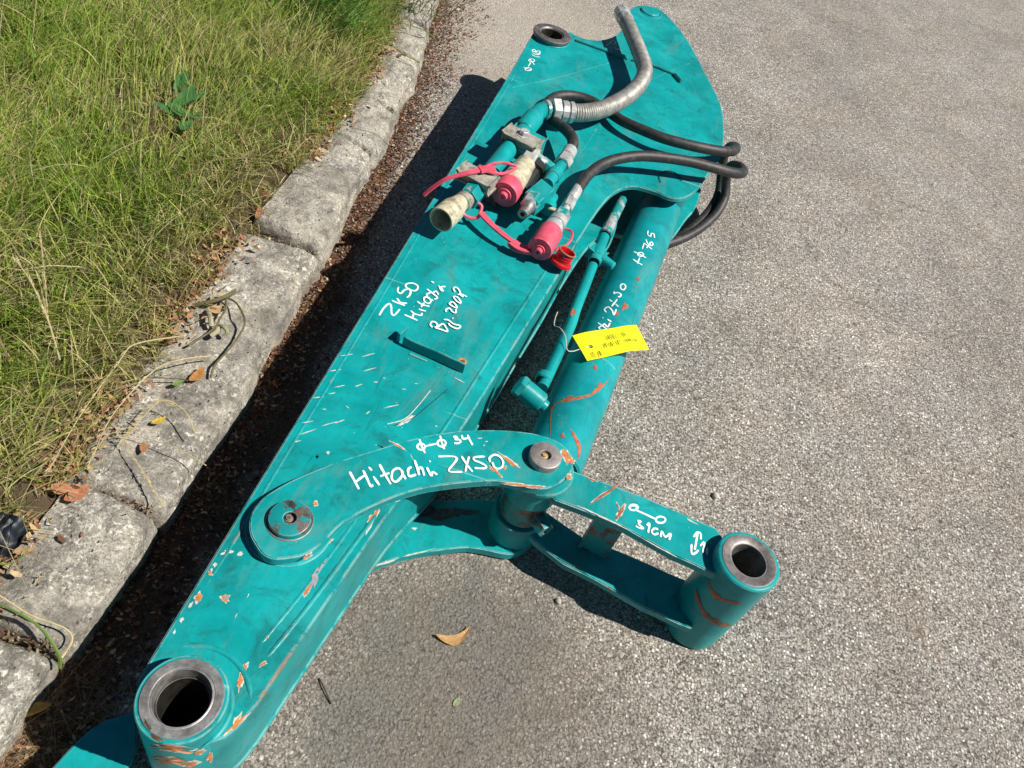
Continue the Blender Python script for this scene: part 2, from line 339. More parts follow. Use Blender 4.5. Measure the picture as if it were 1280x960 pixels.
def bm_obj(name, bm, mat, parent=None, smooth=True, ang=35, **k):
    off = parent_off(parent)
    bmesh.ops.translate(bm, verts=bm.verts, vec=-off)
    bmesh.ops.recalc_face_normals(bm, faces=bm.faces)
    me = bpy.data.meshes.new(name); bm.to_mesh(me); bm.free(); me.materials.append(mat)
    if smooth:
        me.polygons.foreach_set('use_smooth', [True] * len(me.polygons)); me.set_sharp_from_angle(angle=math.radians(ang))
    return link(bpy.data.objects.new(name, me), parent, **k)
def catmull(P, n=8, closed=False):
    P = [Vector(p) for p in P]; out = []
    m = len(P)
    rng = range(m if closed else m - 1)
    for i in rng:
        if closed: a, b, c, d = P[(i - 1) % m], P[i], P[(i + 1) % m], P[(i + 2) % m]
        else: a, b, c, d = P[max(i - 1, 0)], P[i], P[i + 1], P[min(i + 2, m - 1)]
        for k in range(n):
            t = k / n
            out.append(0.5 * ((2 * b) + (c - a) * t + (2 * a - 5 * b + 4 * c - d) * t * t + (3 * b - a - 3 * c + d) * t ** 3))
    if not closed: out.append(P[-1])
    return out
def frame(d):
    d = Vector(d).normalized(); a = Vector((0, 0, 1)) if abs(d.z) < 0.9 else Vector((1, 0, 0))
    u = d.cross(a).normalized(); return d, u, d.cross(u).normalized()
def tube_vf(path, rad, sides=16, base=0, cap=True):
    V, F = [], []
    n = len(path); d0 = (path[1] - path[0]).normalized(); _, u, v = frame(d0)
    for i, p in enumerate(path):
        d = (path[min(i + 1, n - 1)] - path[max(i - 1, 0)]).normalized()
        u = (u - d * u.dot(d)).normalized(); v = d.cross(u)
        r = rad(i / (n - 1)) if callable(rad) else rad
        for k in range(sides):
            a = 2 * math.pi * k / sides; V.append(p + u * (r * math.cos(a)) + v * (r * math.sin(a)))
    for i in range(n - 1):
        for k in range(sides):
            k2 = (k + 1) % sides
            F.append([base + i * sides + k, base + i * sides + k2, base + (i + 1) * sides + k2, base + (i + 1) * sides + k])
    if cap: F.append([base + k for k in range(sides)][::-1]); F.append([base + (n - 1) * sides + k for k in range(sides)])
    return V, F
def tube(name, pts, r, mat, parent=None, sides=16, n=8, smooth_path=True, **k):
    path = catmull(pts, n) if smooth_path and len(pts) > 2 else [Vector(p) for p in pts]
    V, F = tube_vf(path, r, sides); return mesh(name, V, F, mat, parent, **k)
def lathe(name, A, D, prof, mat, parent=None, sides=32, closed=False, rot=0.0, ang=35, **k):
    """prof: list of (along, radius) from A in direction D; radius 0 closes"""
    d, u, v = frame(D); V, F = [], []; rings = []
    for (s, r) in prof:
        if r <= 1e-6: rings.append([len(V)]); V.append(A + d * s)
        else:
            rings.append(list(range(len(V), len(V) + sides)))
            for i in range(sides):
                a = 2 * math.pi * i / sides + rot; V.append(A + d * s + u * (r * math.cos(a)) + v * (r * math.sin(a)))
    seq = list(zip(rings, rings[1:]))
    if closed: seq.append((rings[-1], rings[0]))
    for a, b in seq:
        for i in range(sides):
            j = (i + 1) % sides
            if len(a) == 1 and len(b) == 1: continue
            if len(a) == 1: F.append([a[0], b[i], b[j]])
            elif len(b) == 1: F.append([a[i], a[j], b[0]])
            else: F.append([a[i], a[j], b[j], b[i]])
    return mesh(name, V, F, mat, parent, ang=ang, **k)
def ring_prof(z0, z1, ro, ri, ch=0.0012):
    return [(z0, ri), (z0, ro), (z1 - ch, ro), (z1, ro - ch), (z1, ri + ch), (z1 - ch, ri)]
def prism(name, outline, z0, z1, mat, parent=None, holes=(), bev=0.0015, segs=2, ang=30, **k):
    bm = bmesh.new(); loops = [outline] + list(holes); edges = []
    for lp in loops:
        vs = [bm.verts.new((p[0], p[1], z1)) for p in lp]
        for i in range(len(vs)): edges.append(bm.edges.new((vs[i], vs[(i + 1) % len(vs)])))
    bmesh.ops.triangle_fill(bm, use_beauty=True, use_dissolve=False, edges=edges)
    bmesh.ops.dissolve_limit(bm, angle_limit=0.01, verts=bm.verts, edges=[e for e in bm.edges if not e.is_boundary])
    r = bmesh.ops.extrude_face_region(bm, geom=bm.faces[:])
    vs = [g for g in r['geom'] if isinstance(g, bmesh.types.BMVert)]
    bmesh.ops.translate(bm, verts=vs, vec=(0, 0, z0 - z1))
    bmesh.ops.recalc_face_normals(bm, faces=bm.faces)
    if bev:
        es = [e for e in bm.edges if len(e.link_faces) == 2 and e.calc_face_angle(0) > 0.9 and (abs(e.verts[0].co.z - e.verts[1].co.z) < 1e-6)]
        bmesh.ops.bevel(bm, geom=es, offset=bev, segments=segs, affect='EDGES', clamp_overlap=True)
    return bm_obj(name, bm, mat, parent, ang=ang, **k)
def circle(c, r, n=40, a0=0): return [(c[0] + r * math.cos(a0 + 2 * math.pi * i / n), c[1] + r * math.sin(a0 + 2 * math.pi * i / n)) for i in range(n)]
def boxo(name, cen, ax, ay, az, mat, parent=None, bev=0.0015, **k):
    """oriented box: half-axis vectors"""
    bm = bmesh.new(); bmesh.ops.create_cube(bm, size=2)
    M = Matrix((ax, ay, az)).transposed()
    for v in bm.verts: v.co = M @ v.co + Vector(cen)
    if bev: bmesh.ops.bevel(bm, geom=bm.edges[:], offset=bev, segments=2, affect='EDGES')
    return bm_obj(name, bm, mat, parent, **k)
def outl(pts, z, n=3, smooth=True):
    P = [at(x, y, z) for x, y in pts]
    return [(p.x, p.y) for p in (catmull(P, n, True) if smooth else P)]

# handwriting -----------------------------------------------------------
def ell(cx, cy, rx, ry, n=14, a0=0.3): return [(cx + rx * math.cos(a0 + 2 * math.pi * i / n), cy + ry * math.sin(a0 + 2 * math.pi * i / n)) for i in range(n + 1)]
def writing(name, strokes, ox, oy, sc, proj, width, parent, mat=None, nrm=None, **k):
    """strokes traced in a crop; proj(px,py)->(point, normal)"""
    V, F = [], []; lift = 0.0004
    for st in strokes:
        pts = [(ox + x / sc, oy + y / sc) for x, y in st]
        if len(pts) == 1: pts = [pts[0], (pts[0][0] + .8, pts[0][1] + .8)]
        P = [proj(x, y) for x, y in pts]
        pos = catmull([p for p, _ in P], 5) if len(P) > 2 else [P[0][0].lerp(P[1][0], t / 3) for t in range(4)]
        nr = P[0][1]; m = len(pos); b = len(V)
        for i, p in enumerate(pos):
            if len(P) > 2: nr = P[min(int(i / 5), len(P) - 1)][1]
            d = (pos[min(i + 1, m - 1)] - pos[max(i - 1, 0)])
            if d.length < 1e-7: d = Vector((1, 0, 0))
            s = nr.cross(d.normalized()).normalized()
            e = min(i, m - 1 - i); wv = width * 0.5 * (0.62 if e == 0 else 1.0) * (0.88 + 0.24 * noise.noise(p * 160))
            li = nr * (lift + 0.00025 * i / m)
            V += [p + s * wv + li, p + nr * 0.00025 + li, p - s * wv + li]
        for i in range(m - 1):
            a = b + i * 3; F += [[a, a + 1, a + 4, a + 3], [a + 1, a + 2, a + 5, a + 4]]
        lift += 0.00008
    return mesh(name, V, F, mat or MWHITE, parent, **k)
def planeproj(z): return lambda x, y: (at(x, y, z), Vector((0, 0, 1)))

def chips(name, items, proj, parent, mat, lift=0.0003, rough=0.45):
    """irregular thin flakes: (px, py, half length px, half width px, angle deg in the picture)"""
    V, F = [], []
    for j, (x, y, a, b, an) in enumerate(items):
        n = 26; base = len(V); n = 26; c, nr = proj(x, y); V.append(c + nr * (lift + j * 2e-5)); t = math.radians(an)
        for i in range(n):
            q = 2 * math.pi * i / n; k = 1 + rough * (noise.noise(Vector((math.cos(q) * 1.3 + x, math.sin(q) * 1.3 + y, j))) * 2 + noise.noise(Vector((math.cos(q) * 4 + x, math.sin(q) * 4 + y, j + 9))) * 1.2)
            u, v_ = a * k * math.cos(q), b * k * math.sin(q)
            p, nn = proj(x + u * math.cos(t) - v_ * math.sin(t), y + u * math.sin(t) + v_ * math.cos(t))
            V.append(p + nn * (lift + j * 2e-5))
        for i in range(n): F.append([base, base + 1 + i, base + 1 + (i + 1) % n])
    return mesh(name, V, F, mat, parent, smooth=False, kind='stuff')
def chipset(items, proj, parent, mat=MORG, rim=MPALE):
    chips('paint_chip_rim', [(x + .3, y - .3, a * 1.12 + .4, b * 1.2 + .35, t) for x, y, a, b, t in items], proj, parent, rim, 0.00025)
    return chips('paint_chip', items, proj, parent, mat, 0.0005)

# ================================================================== SETTING
def kf(y):   # x of the kerb's foot along y
    Y = [-3, .2, .63, .815, 1.107, 1.60, 1.90, 2.23, 3.0, 6.0]; X = [-.35, -.373, -.374, -.390, -.407, -.462, -.508, -.575, -.75, -1.6]
    return float(np.interp(y, Y, X))
def kb(y):   # x of the kerb's back edge
    Y = [-3, .25, .42, .54, .72, .99, 1.29, 1.6, 1.9, 2.2, 3, 6]; X = [-.47, -.485, -.492, -.505, -.515, -.535, -.542, -.548, -.59, -.67, -.88, -1.75]
    return float(np.interp(y, Y, X))
def grid_sheet(name, xs, ys, zf, mat, **k):
    V = [(x, y, zf(x, y)) for y in ys for x in xs]; nx = len(xs)
    F = [[j * nx + i, j * nx + i + 1, (j + 1) * nx + i + 1, (j + 1) * nx + i] for j in range(len(ys) - 1) for i in range(nx - 1)]
    me = bpy.data.meshes.new(name); me.from_pydata(V, [], F); me.update(); me.materials.append(mat)
    me.polygons.foreach_set('use_smooth', [True] * len(F))
    return link(bpy.data.objects.new(name, me), None, **k)
def stretch(a, b, n, far):
    return [-far] + [-far * .3] + list(np.linspace(a, b, n)) + [far * .3, far]
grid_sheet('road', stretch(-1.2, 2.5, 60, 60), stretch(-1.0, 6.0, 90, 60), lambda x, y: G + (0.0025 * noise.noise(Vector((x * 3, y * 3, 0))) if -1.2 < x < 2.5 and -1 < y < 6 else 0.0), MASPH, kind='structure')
def bankz(x, y):
    d = kb(y) - x
    return G + (0.050 + min(d, 3) * 0.05 + 0.010 * noise.noise(Vector((x * 5, y * 5, 1))) if d > 0 else 0.03)
# verge: rows follow the kerb's back
def verge():
    ys = [-60, -20, -6] + list(np.linspace(-3, 6, 150)) + [10, 25, 60]; ds = [-.04, 0.0] + list(np.linspace(.02, 1.2, 40)) + [1.8, 3, 8, 25, 60]
    V = []
    for y in ys:
        b = kb(max(-3, min(6, y)))
        for d in ds:
            x = b - d; V.append((x, y, (bankz(x, y) if d >= 0 else G + 0.02) if abs(y) < 7 else G + 0.06 + min(d, 3) * .05))
    nx = len(ds); F = [[j * nx + i, j * nx + i + 1, (j + 1) * nx + i + 1, (j + 1) * nx + i] for j in range(len(ys) - 1) for i in range(nx - 1)]
    me = bpy.data.meshes.new('verge'); me.from_pydata(V, [], F); me.update(); me.materials.append(MSOIL)
    me.polygons.foreach_set('use_smooth', [True] * len(F)); link(bpy.data.objects.new('verge', me), kind='structure')
verge()
# kerb of granite stones
kerb = empty('kerb', (-.45, .9, G), None, None, kind='structure')
joints = [-1.1, -.55, -.12, .272, .472, 1.052, 1.41, 1.60, 2.04, 2.45, 2.95, 3.5, 4.1, 4.8, 5.5]
def kerb_stone(y0, y1, k):
    rnd = random.Random(k * 13 + 5); L = y1 - y0; nu = max(14, int(L / 0.007)); V, F = [], []
    hz = 0.052 + rnd.uniform(-.005, .006); fo = rnd.uniform(-.006, .005); bo = rnd.uniform(-.022, -.006)
    slant = rnd.uniform(-.02, .02)
    prof = []
    for z in (-.03, -.012, 0, .012, .022, .032): prof.append((0, z / .058 * 1.0, 'f'))
    nv = 56
    for i in range(nu + 1):
        t = i / nu; y = y0 + L * t; e = min(t, 1 - t) * L
        rl = 1 - max(0, (1 - e / 0.012)) ** 2 * 0.32 if e < 0.012 else 1.0       # rounded ends
        f = kf(y) + fo; b = kb(y) + bo; tops = hz
        for j in range(nv + 1):
            v = j / nv
            if v < .30:   # front face
                q = v / .30; x = f - .009 * q; z = -.03 + (tops - .018 + .03) * q; nx = 1
            elif v < .45:
                q = (v - .30) / .15 * math.pi / 2; x = f - .009 - .020 * (1 - math.cos(q)); z = tops - .018 + .018 * math.sin(q)
            elif v < .9:
                q = (v - .45) / .45; x = f - .029 + (b - f + .029) * q; z = tops + .006 * math.sin(q * math.pi)
            else:
                q = (v - .9) / .1; x = b - .01 * q; z = tops - .07 * q
            z2 = z * rl if z > 0 else z
            x2 = x - (0.008 * (1 - rl) / .40 if v < .45 else 0)
            n1 = noise.noise(Vector((x * 7, y * 9, k))) * .012 + noise.noise(Vector((x * 24, y * 24, z * 24 + k))) * .0060 + noise.noise(Vector((x * 70, y * 70, z * 70 + k))) * .0026 + noise.noise(Vector((x * 170, y * 170, z * 170 + k))) * .0010
            yy = y + slant * (x - f) / .14 * (1 if True else 0)
            V.append((x2 + (n1 if v < .4 else n1 * .3), yy, G + z2 + (n1 if v > .3 else 0)))
    w_ = nv + 1
    for i in range(nu):
        for j in range(nv): F.append([i * w_ + j, i * w_ + j + 1, (i + 1) * w_ + j + 1, (i + 1) * w_ + j])
    F.append(list(range(w_))); F.append(list(range(nu * w_, nu * w_ + w_))[::-1])
    return mesh('kerb_stone', V, F, MGRAN, kerb, ang=50)
for k in range(len(joints) - 1): kerb_stone(joints[k] + .0012, joints[k + 1] - .0012, k)

# ------------------------------------------------------------------ blades, chips: many small leaf-sized faces, one object each
def bulk(name, V, F, cols, mat, kind='stuff', label=None, cat=None):
    """V (n,3) F (m,3or4) cols (n,3)"""
    me = bpy.data.meshes.new(name); nV, nF, k = len(V), len(F), F.shape[1]
    me.vertices.add(nV); me.vertices.foreach_set('co', V.astype(np.float32).ravel())
    me.loops.add(nF * k); me.loops.foreach_set('vertex_index', F.astype(np.int32).ravel())
    me.polygons.add(nF); me.polygons.foreach_set('loop_start', np.arange(nF, dtype=np.int32) * k)
    me.update(calc_edges=True)
    ca = me.color_attributes.new('Col', 'FLOAT_COLOR', 'POINT')
    ca.data.foreach_set('color', np.concatenate([cols, np.ones((nV, 1))], 1).astype(np.float32).ravel())
    me.polygons.foreach_set('use_smooth', np.ones(nF, dtype=bool))
    me.materials.append(mat)
    return link(bpy.data.objects.new(name, me), None, label, cat, None, kind)
def blades(base, h, lean, leandir, width, face, colb, colt, droop, seg=4):
    """vectorised curved blades"""
    n = len(h); ts = np.linspace(0, 1, seg + 1)
    V = np.zeros((n, (seg + 1) * 2, 3)); Cc = np.zeros((n, (seg + 1) * 2, 3))
    ld = np.stack([np.cos(leandir), np.sin(leandir)], 1); fd = np.stack([np.cos(face), np.sin(face)], 1)
    for i, t in enumerate(ts):
        out = h * (lean * t + droop * t * t); up = h * (t - 0.45 * droop * t * t * t - .15 * lean * t)
        wd = width * (1 - t ** 2.2) * .5 + .00012
        c = base.copy(); c[:, 0] += ld[:, 0] * out; c[:, 1] += ld[:, 1] * out; c[:, 2] += np.maximum(up, 0.002)
        for s_, sg in ((0, -1), (1, 1)):
            v = c.copy(); v[:, :2] += fd * (wd * sg)[:, None]; V[:, i * 2 + s_] = v
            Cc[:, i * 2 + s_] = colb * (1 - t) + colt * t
    idx = np.arange(n)[:, None] * ((seg + 1) * 2)
    F = []
    for i in range(seg): F.append(np.concatenate([idx + i * 2, idx + i * 2 + 1, idx + i * 2 + 3, idx + i * 2 + 2], 1))
    return V.reshape(-1, 3), np.concatenate(F), Cc.reshape(-1, 3)
def pal(cols, wts, n, jit=.18):
    i = RNG.choice(len(cols), n, p=np.array(wts) / sum(wts)); c = np.array(cols)[i]
    return np.clip(c * (1 + RNG.normal(0, jit, (n, 1))), 0.005, 1)
def vnoise(x, y, s, seed):
    return np.array([noise.noise(Vector((a * s, b * s, seed))) for a, b in zip(x, y)])
def grass():
    # tuft centres, then blades round them
    nt_ = 19000
    y = RNG.uniform(-.1, 3.1, nt_); d = RNG.uniform(-.02, 1.35, nt_) ** 1.0
    x = np.array([kb(v) for v in y]) - d
    nz = vnoise(x, y, 4.0, 3.3); n2 = vnoise(x, y, 11.0, 9.1)
    edge = -.012 + .03 * (n2 + .4)
    keep = (d > edge) & (RNG.uniform(0, 1, nt_) < np.clip(1.05 + .9 * nz, .35, 1)) & (x > -2.0)
    keep &= ~((d < .07) & (RNG.uniform(0, 1, nt_) < .45) & (y < 1.25))
    x, y, nz, d = x[keep], y[keep], nz[keep], d[keep]
    per = 13; n = len(x) * per
    X = np.repeat(x, per) + RNG.normal(0, .007, n); Y = np.repeat(y, per) + RNG.normal(0, .007, n); D = np.repeat(d, per)
    N = np.repeat(nz, per)
    Z = np.array([bankz(a, b) for a, b in zip(x, y)]).repeat(per) - .003
    h = RNG.uniform(.024, .064, n) * (1 + .35 * N) * np.clip(.55 + D * 5, .55, 1.0); tall = RNG.uniform(0, 1, n) < .06; h[tall] *= 1.7
    tuftdir = np.repeat(RNG.uniform(0, 6.28, len(x)), per)
    wind = vnoise(x, y, 2.3, 5.5).repeat(per)
    ldir = tuftdir + RNG.normal(0, 1.1, n) ; ldir = np.where(RNG.uniform(0, 1, n) < .4, 0.6 + 2.2 * wind, ldir)
    lean = np.abs(RNG.normal(.22, .30, n)); droop = np.abs(RNG.normal(.25, .35, n))
    wd = RNG.uniform(.0010, .0023, n)
    dry = np.clip(.28 + 1.0 * vnoise(x, y, 3.1, 8.8) + np.maximum(0, .14 - d) * 2.6 + np.maximum(0, .85 - y) * 0.6, .12, .85).repeat(per)
    isdry = RNG.uniform(0, 1, n) < dry
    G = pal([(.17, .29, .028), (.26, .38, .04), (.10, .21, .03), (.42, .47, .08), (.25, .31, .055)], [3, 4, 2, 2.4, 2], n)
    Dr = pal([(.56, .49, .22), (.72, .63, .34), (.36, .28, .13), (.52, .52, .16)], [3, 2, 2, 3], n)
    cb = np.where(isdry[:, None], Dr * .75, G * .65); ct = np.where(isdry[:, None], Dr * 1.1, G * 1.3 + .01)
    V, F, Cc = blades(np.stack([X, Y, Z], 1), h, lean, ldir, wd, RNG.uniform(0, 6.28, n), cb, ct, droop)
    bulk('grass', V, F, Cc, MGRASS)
    # long dry stalks and flopped blades
    n = 950
    y = RNG.uniform(.1, 2.6, n); d = np.abs(RNG.normal(.0, .42, n)) + .015; x = np.array([kb(v) for v in y]) - d
    z = np.array([bankz(a, b) for a, b in zip(x, y)])
    h = RNG.uniform(.06, .15, n); lean = RNG.uniform(.2, 1.1, n); droop = RNG.uniform(.2, 1.0, n)
    ld = RNG.uniform(-1.9, 2.9, n)
    c = pal([(.62, .54, .30), (.50, .44, .2), (.38, .38, .12)], [3, 3, 2], n)
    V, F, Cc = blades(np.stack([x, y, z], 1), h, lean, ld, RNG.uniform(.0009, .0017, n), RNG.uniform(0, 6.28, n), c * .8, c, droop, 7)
    bulk('dry_grass', V, F, Cc, MGRASS)
grass()
def litter(name, n, fx, colset, wts, smin, smax, mat=MLIT, zj=.006):
    """small curled flakes: 6 verts each"""
    x, y, z = fx(n); n = len(x)
    L = RNG.uniform(smin, smax, n); W = L * RNG.uniform(.2, .7, n); a = RNG.uniform(0, 6.28, n); tl = RNG.normal(0, .35, n); t2 = RNG.normal(0, .35, n); cu = RNG.uniform(-.3, .7, n) * L
    ux = np.stack([np.cos(a), np.sin(a), np.tan(np.clip(tl, -1, 1))], 1); vx = np.stack([-np.sin(a), np.cos(a), np.tan(np.clip(t2, -1, 1))], 1)
    c = np.stack([x, y, z + RNG.uniform(.001, zj, n)], 1); V = np.zeros((n, 6, 3))
    for i, (p, q, r) in enumerate([(-1, -.5, 1), (0, -1, 0), (1, -.4, 1), (1, .5, 1), (0, 1, 0), (-1, .4, 1)]):
        V[:, i] = c + ux * (L * p * .5)[:, None] + vx * (W * q * .5)[:, None]; V[:, i, 2] += cu * r * .35
    V[:, :, 2] = np.maximum(V[:, :, 2], (z + .0006)[:, None])
    b = np.arange(n)[:, None] * 6; F = np.concatenate([np.concatenate([b, b + 1, b + 4, b + 5], 1), np.concatenate([b + 1, b + 2, b + 3, b + 4], 1)])
    cc = np.repeat(pal(colset, wts, n, .25), 6, 0)
    return bulk(name, V.reshape(-1, 3), F, cc, mat)
BR = [(.14, .062, .036), (.24, .12, .065), (.40, .27, .15), (.075, .042, .028), (.50, .42, .30), (.32, .10, .045)]
def gut(n):
    y = RNG.uniform(.0, 3.2, n); wdt = np.interp(y, [0, .9, 1.3, 1.8, 2.4, 3.2], [.10, .06, .06, .085, .12, .1])
    u = np.abs(RNG.normal(0, .55, n)); x = np.array([kf(v) for v in y]) - .006 + u * wdt
    k = x < -.30; return x[k], y[k], np.zeros(k.sum()) + G
litter('gutter_litter', 20000, gut, BR, [6, 3, 2.0, 6, 1.6, .8], .002, .008)
def back(n):
    y = RNG.uniform(.0, 2.6, n); d = RNG.normal(.022, .022, n); m = vnoise(y, y * 0, 6, 2.2) > -.2; y = y[m]; d = d[m]
    x = np.array([kb(v) for v in y]) - d; z = np.array([bankz(a, b) if a < kb(b) - .005 else G + .060 for a, b in zip(x, y)]); return x, y, z
litter('border_litter', 4200, back, [(.42, .22, .12), (.50, .36, .2), (.25, .12, .06), (.36, .28, .14)], [4, 3, 3, 2], .004, .014, zj=.008)
def jl(n):
    j = RNG.integers(2, 10, n); y = np.array(joints)[j] + RNG.normal(0, .005, n); t = RNG.uniform(.1, 1.05, n); x = np.array([kf(b) + (kb(b) - kf(b)) * a for a, b in zip(t, y)])
    return x, y, np.full(n, G + .040)
litter('joint_litter', 1500, jl, [(.16, .11, .07), (.30, .22, .14), (.09, .06, .04), (.42, .34, .22)], [4, 3, 3, 1], .002, .006, zj=.008)
def spread(n):
    y = RNG.uniform(.2, 5, n); x = RNG.uniform(-.4, 2.4, n); k = RNG.uniform(0, 1, n) < np.clip(1.1 - (x + .4) * .55, .2, 1); return x[k], y[k], np.zeros(k.sum()) + G
litter('road_grit', 1800, spread, [(.45, .42, .38), (.12, .1, .08), (.6, .56, .5), (.3, .22, .14)], [3, 3, 2, 1], .0015, .004, zj=.001)
def straw():
    n = 420; p = atg(45, 890, 0); x = RNG.normal(p.x, .045, n); y = RNG.normal(p.y, .03, n); z = G + RNG.uniform(.001, .012, n)
    k = x > -.46; x, y, z = x[k], y[k], z[k]; n = len(x)
    h = RNG.uniform(.03, .09, n); c = pal([(.45, .30, .14), (.55, .42, .22), (.30, .16, .07)], [3, 3, 2], n)
    V, F, Cc = blades(np.stack([x, y, z], 1), h, np.full(n, 6.0), RNG.uniform(0, 6.28, n), RNG.uniform(.001, .003, n), RNG.uniform(0, 6.28, n), c, c, np.zeros(n), 3)
    # lay them nearly flat
    V[:, 2] = np.minimum(V[:, 2], G + .018) ; b = V.reshape(n, -1, 3); cen = b[:, :1, :]; b[:, :, :2] = cen[:, :, :2] + (b[:, :, :2] - cen[:, :, :2]) / 6
    bulk('straw_litter', b.reshape(-1, 3), F, Cc, MLIT)
straw()

def leafmesh(name, c, L, W, ang, curl, col, label, cat='leaf', parent=None, mat=MLEAF, tilt=0.15, group=None, pitch=0.0):
    u = Vector((math.cos(ang), math.sin(ang), 0)); v = Vector((-math.sin(ang), math.cos(ang), 0)); V = []; n = 12; m = 4; F = []
    for i in range(n + 1):
        t = i / n; wd = W * math.sin(math.pi * min(1, t * .96 + .02)) ** .75 * (1 - .25 * t)
        bend = v * (curl * L * (t - .5) ** 2)
        for j in range(m + 1):
            s_ = j / m * 2 - 1
            z = .0015 + tilt * L * abs(s_) * .25 * math.sin(math.pi * t) + .12 * abs(curl) * L * (2 * t - 1) ** 2 + pitch * L * t + .0012 * noise.noise(Vector((t * 9, s_ * 4, ang)))
            V.append(Vector(c) + u * (L * (t - .5)) + v * (wd * s_ * .5) + bend + Vector((0, 0, z)))
    for i in range(n):
        for j in range(m): a = i * (m + 1) + j; F.append([a, a + 1, a + m + 2, a + m + 1])
    o = mesh(name, V, F, mat, parent, label=label, cat=cat, group=group)
    ca = o.data.color_attributes.new('Col', 'FLOAT_COLOR', 'POINT')
    for i, d_ in enumerate(ca.data): k = random.uniform(.82, 1.15) * (.85 if i % (m + 1) == m // 2 else 1); d_.color = (col[0] * k, col[1] * k, col[2] * k, 1)
    return o
KZ = .060
leafs = [
 ((569, 801), .001, .050, .017, 0.62, 1.0, (.62, .36, .15), 'curled tan leaf lying alone on the asphalt in front of the arm'),
 ((571, 878), .001, .014, .009, 1.2, .2, (.34, .40, .22), 'small pale green scrap of leaf on the asphalt below the curled tan leaf'),
 ((199, 527), KZ, .022, .011, 1.0, .3, (.66, .46, .06), 'bright yellow leaf lying on the kerb stone below the dead tendril'),
 ((222, 480), KZ, .016, .010, .9, .2, (.20, .34, .08), 'small green leaf on the kerb stone beside the dead tendril'),
 ((272, 388), KZ + .004, .030, .020, .7, .3, (.62, .38, .20), 'light tan leaf under the dead tendril on the kerb'),
 ((332, 243), KZ, .028, .013, 2.6, .8, (.24, .10, .05), 'dark brown curled leaf at the edge of grass and kerb stone'),
 ((325, 268), KZ, .034, .018, 1.9, .5, (.46, .20, .10), 'rust brown crumpled leaf where the grass meets the middle of the kerb'),
 ((248, 470), KZ + .002, .032, .018, 1.5, .5, (.52, .24, .08), 'orange brown leaf caught in the lower end of the dead tendril'),
 ((98, 618), KZ, .034, .022, 1.2, .3, (.52, .22, .12), 'reddish brown leaf at the grass edge beside the lower kerb'),
 ((77, 612), KZ + .004, .026, .020, 0.2, .3, (.58, .26, .14), 'terracotta leaf in the grass left of the reddish brown leaf'),
 ((415, 163), KZ, .020, .009, .2, .2, (.75, .42, .10), 'small bright orange leaf at the far kerb edge'),
 ((36, 888), .010, .046, .018, .5, .2, (.62, .40, .10), 'yellow ochre leaf in the straw at the bottom left of the gutter'),
 ((455, 168), KZ, .014, .007, 1.8, .2, (.55, .5, .3), 'tiny pale leaf on the far kerb stone'),
 ((180, 560), KZ, .018, .012, 2.2, .3, (.45, .22, .10), 'small brown leaf left of the yellow leaf at the grass edge'),
]
for (px, z, L, W, a, cu, col, lab) in leafs:
    leafmesh('fallen_leaf', atg(px[0], px[1], z), L, W, a, cu, col, lab)
for (x, y, r, lab) in [(895, 620, .0062, 'brown pebble with a dark shadow right of the yellow-free link, near its marked beam'), (698, 752, .0045, 'pale pebble on the asphalt below the two-beam link'), (572, 12, .006, 'pale pebble at the top beside the kerb')]:
    p = atg(x, y, r * .6); bm = bmesh.new(); bmesh.ops.create_icosphere(bm, subdivisions=3, radius=r)
    for v in bm.verts: v.co = v.co * (1 + .35 * noise.noise(v.co * 150 + Vector((x, 0, 0)))); v.co.z *= .75; v.co += p
    bm_obj('pebble', bm, MSTONE, None, label={895: 'brown pebble with a dark shadow beyond the beam marked 31CM', 698: 'pale pebble on the asphalt just below the two-beam link', 572: 'pale pebble at the top of the picture beside the kerb litter'}[x], cat='stone')
# twigs and tendril
tube('twig', [atg(399, 848, .002), atg(405, 860, .004), atg(414, 880, .002)], .0009, mat_plain('twig bark', (.06, .035, .02), .8), label='thin dark twig on the asphalt right of the bucket pin boss', cat='twig', sides=6)
tendm = mat_plain('tendril', (.13, .11, .045), .7, .4, 120)
tend = empty('dead_tendril', atg(270, 430, KZ), 'dried curling green-brown vine tendril lying on the kerb stone', 'twig')
def zt(l): return [atg(180 + x / 6, 340 + y / 6, KZ + z) for x, y, z in l]
tube('stem', zt([(370, 250, .004), (440, 235, .008), (530, 215, .012), (620, 180, .010), (690, 145, .006)]), .0032, tendm, tend, sides=8)
tube('stem', zt([(620, 190, .010), (690, 230, .012), (740, 310, .014), (755, 390, .010), (700, 500, .004), (610, 610, .004), (530, 700, .008), (500, 790, .002)]), .0017, tendm, tend, sides=8)
tube('stem', zt([(610, 190, .010), (615, 270, .014), (570, 350, .010), (530, 420, .006), (400, 510, .003), (330, 550, .003)]), .0018, tendm, tend, sides=8)
tube('stem', zt([(560, 400, .006), (600, 415, .012), (625, 450, .010), (610, 470, .006)]), .0032, mat_plain('pale stem', (.30, .30, .15), .7), tend, sides=8)
tube('stem', zt([(20, 790, .003), (130, 795, .004), (250, 800, .003), (330, 815, .003)]), .0010, tendm, tend, sides=6)
for a in [[(480, 290, .008), (500, 350, .010), (505, 410, .004)], [(500, 480, .003), (540, 450, .006), (560, 420, .006)]]:
    tube('stem', zt(a), .004, mat_plain('pod', (.36, .33, .2), .7), tend, sides=8)
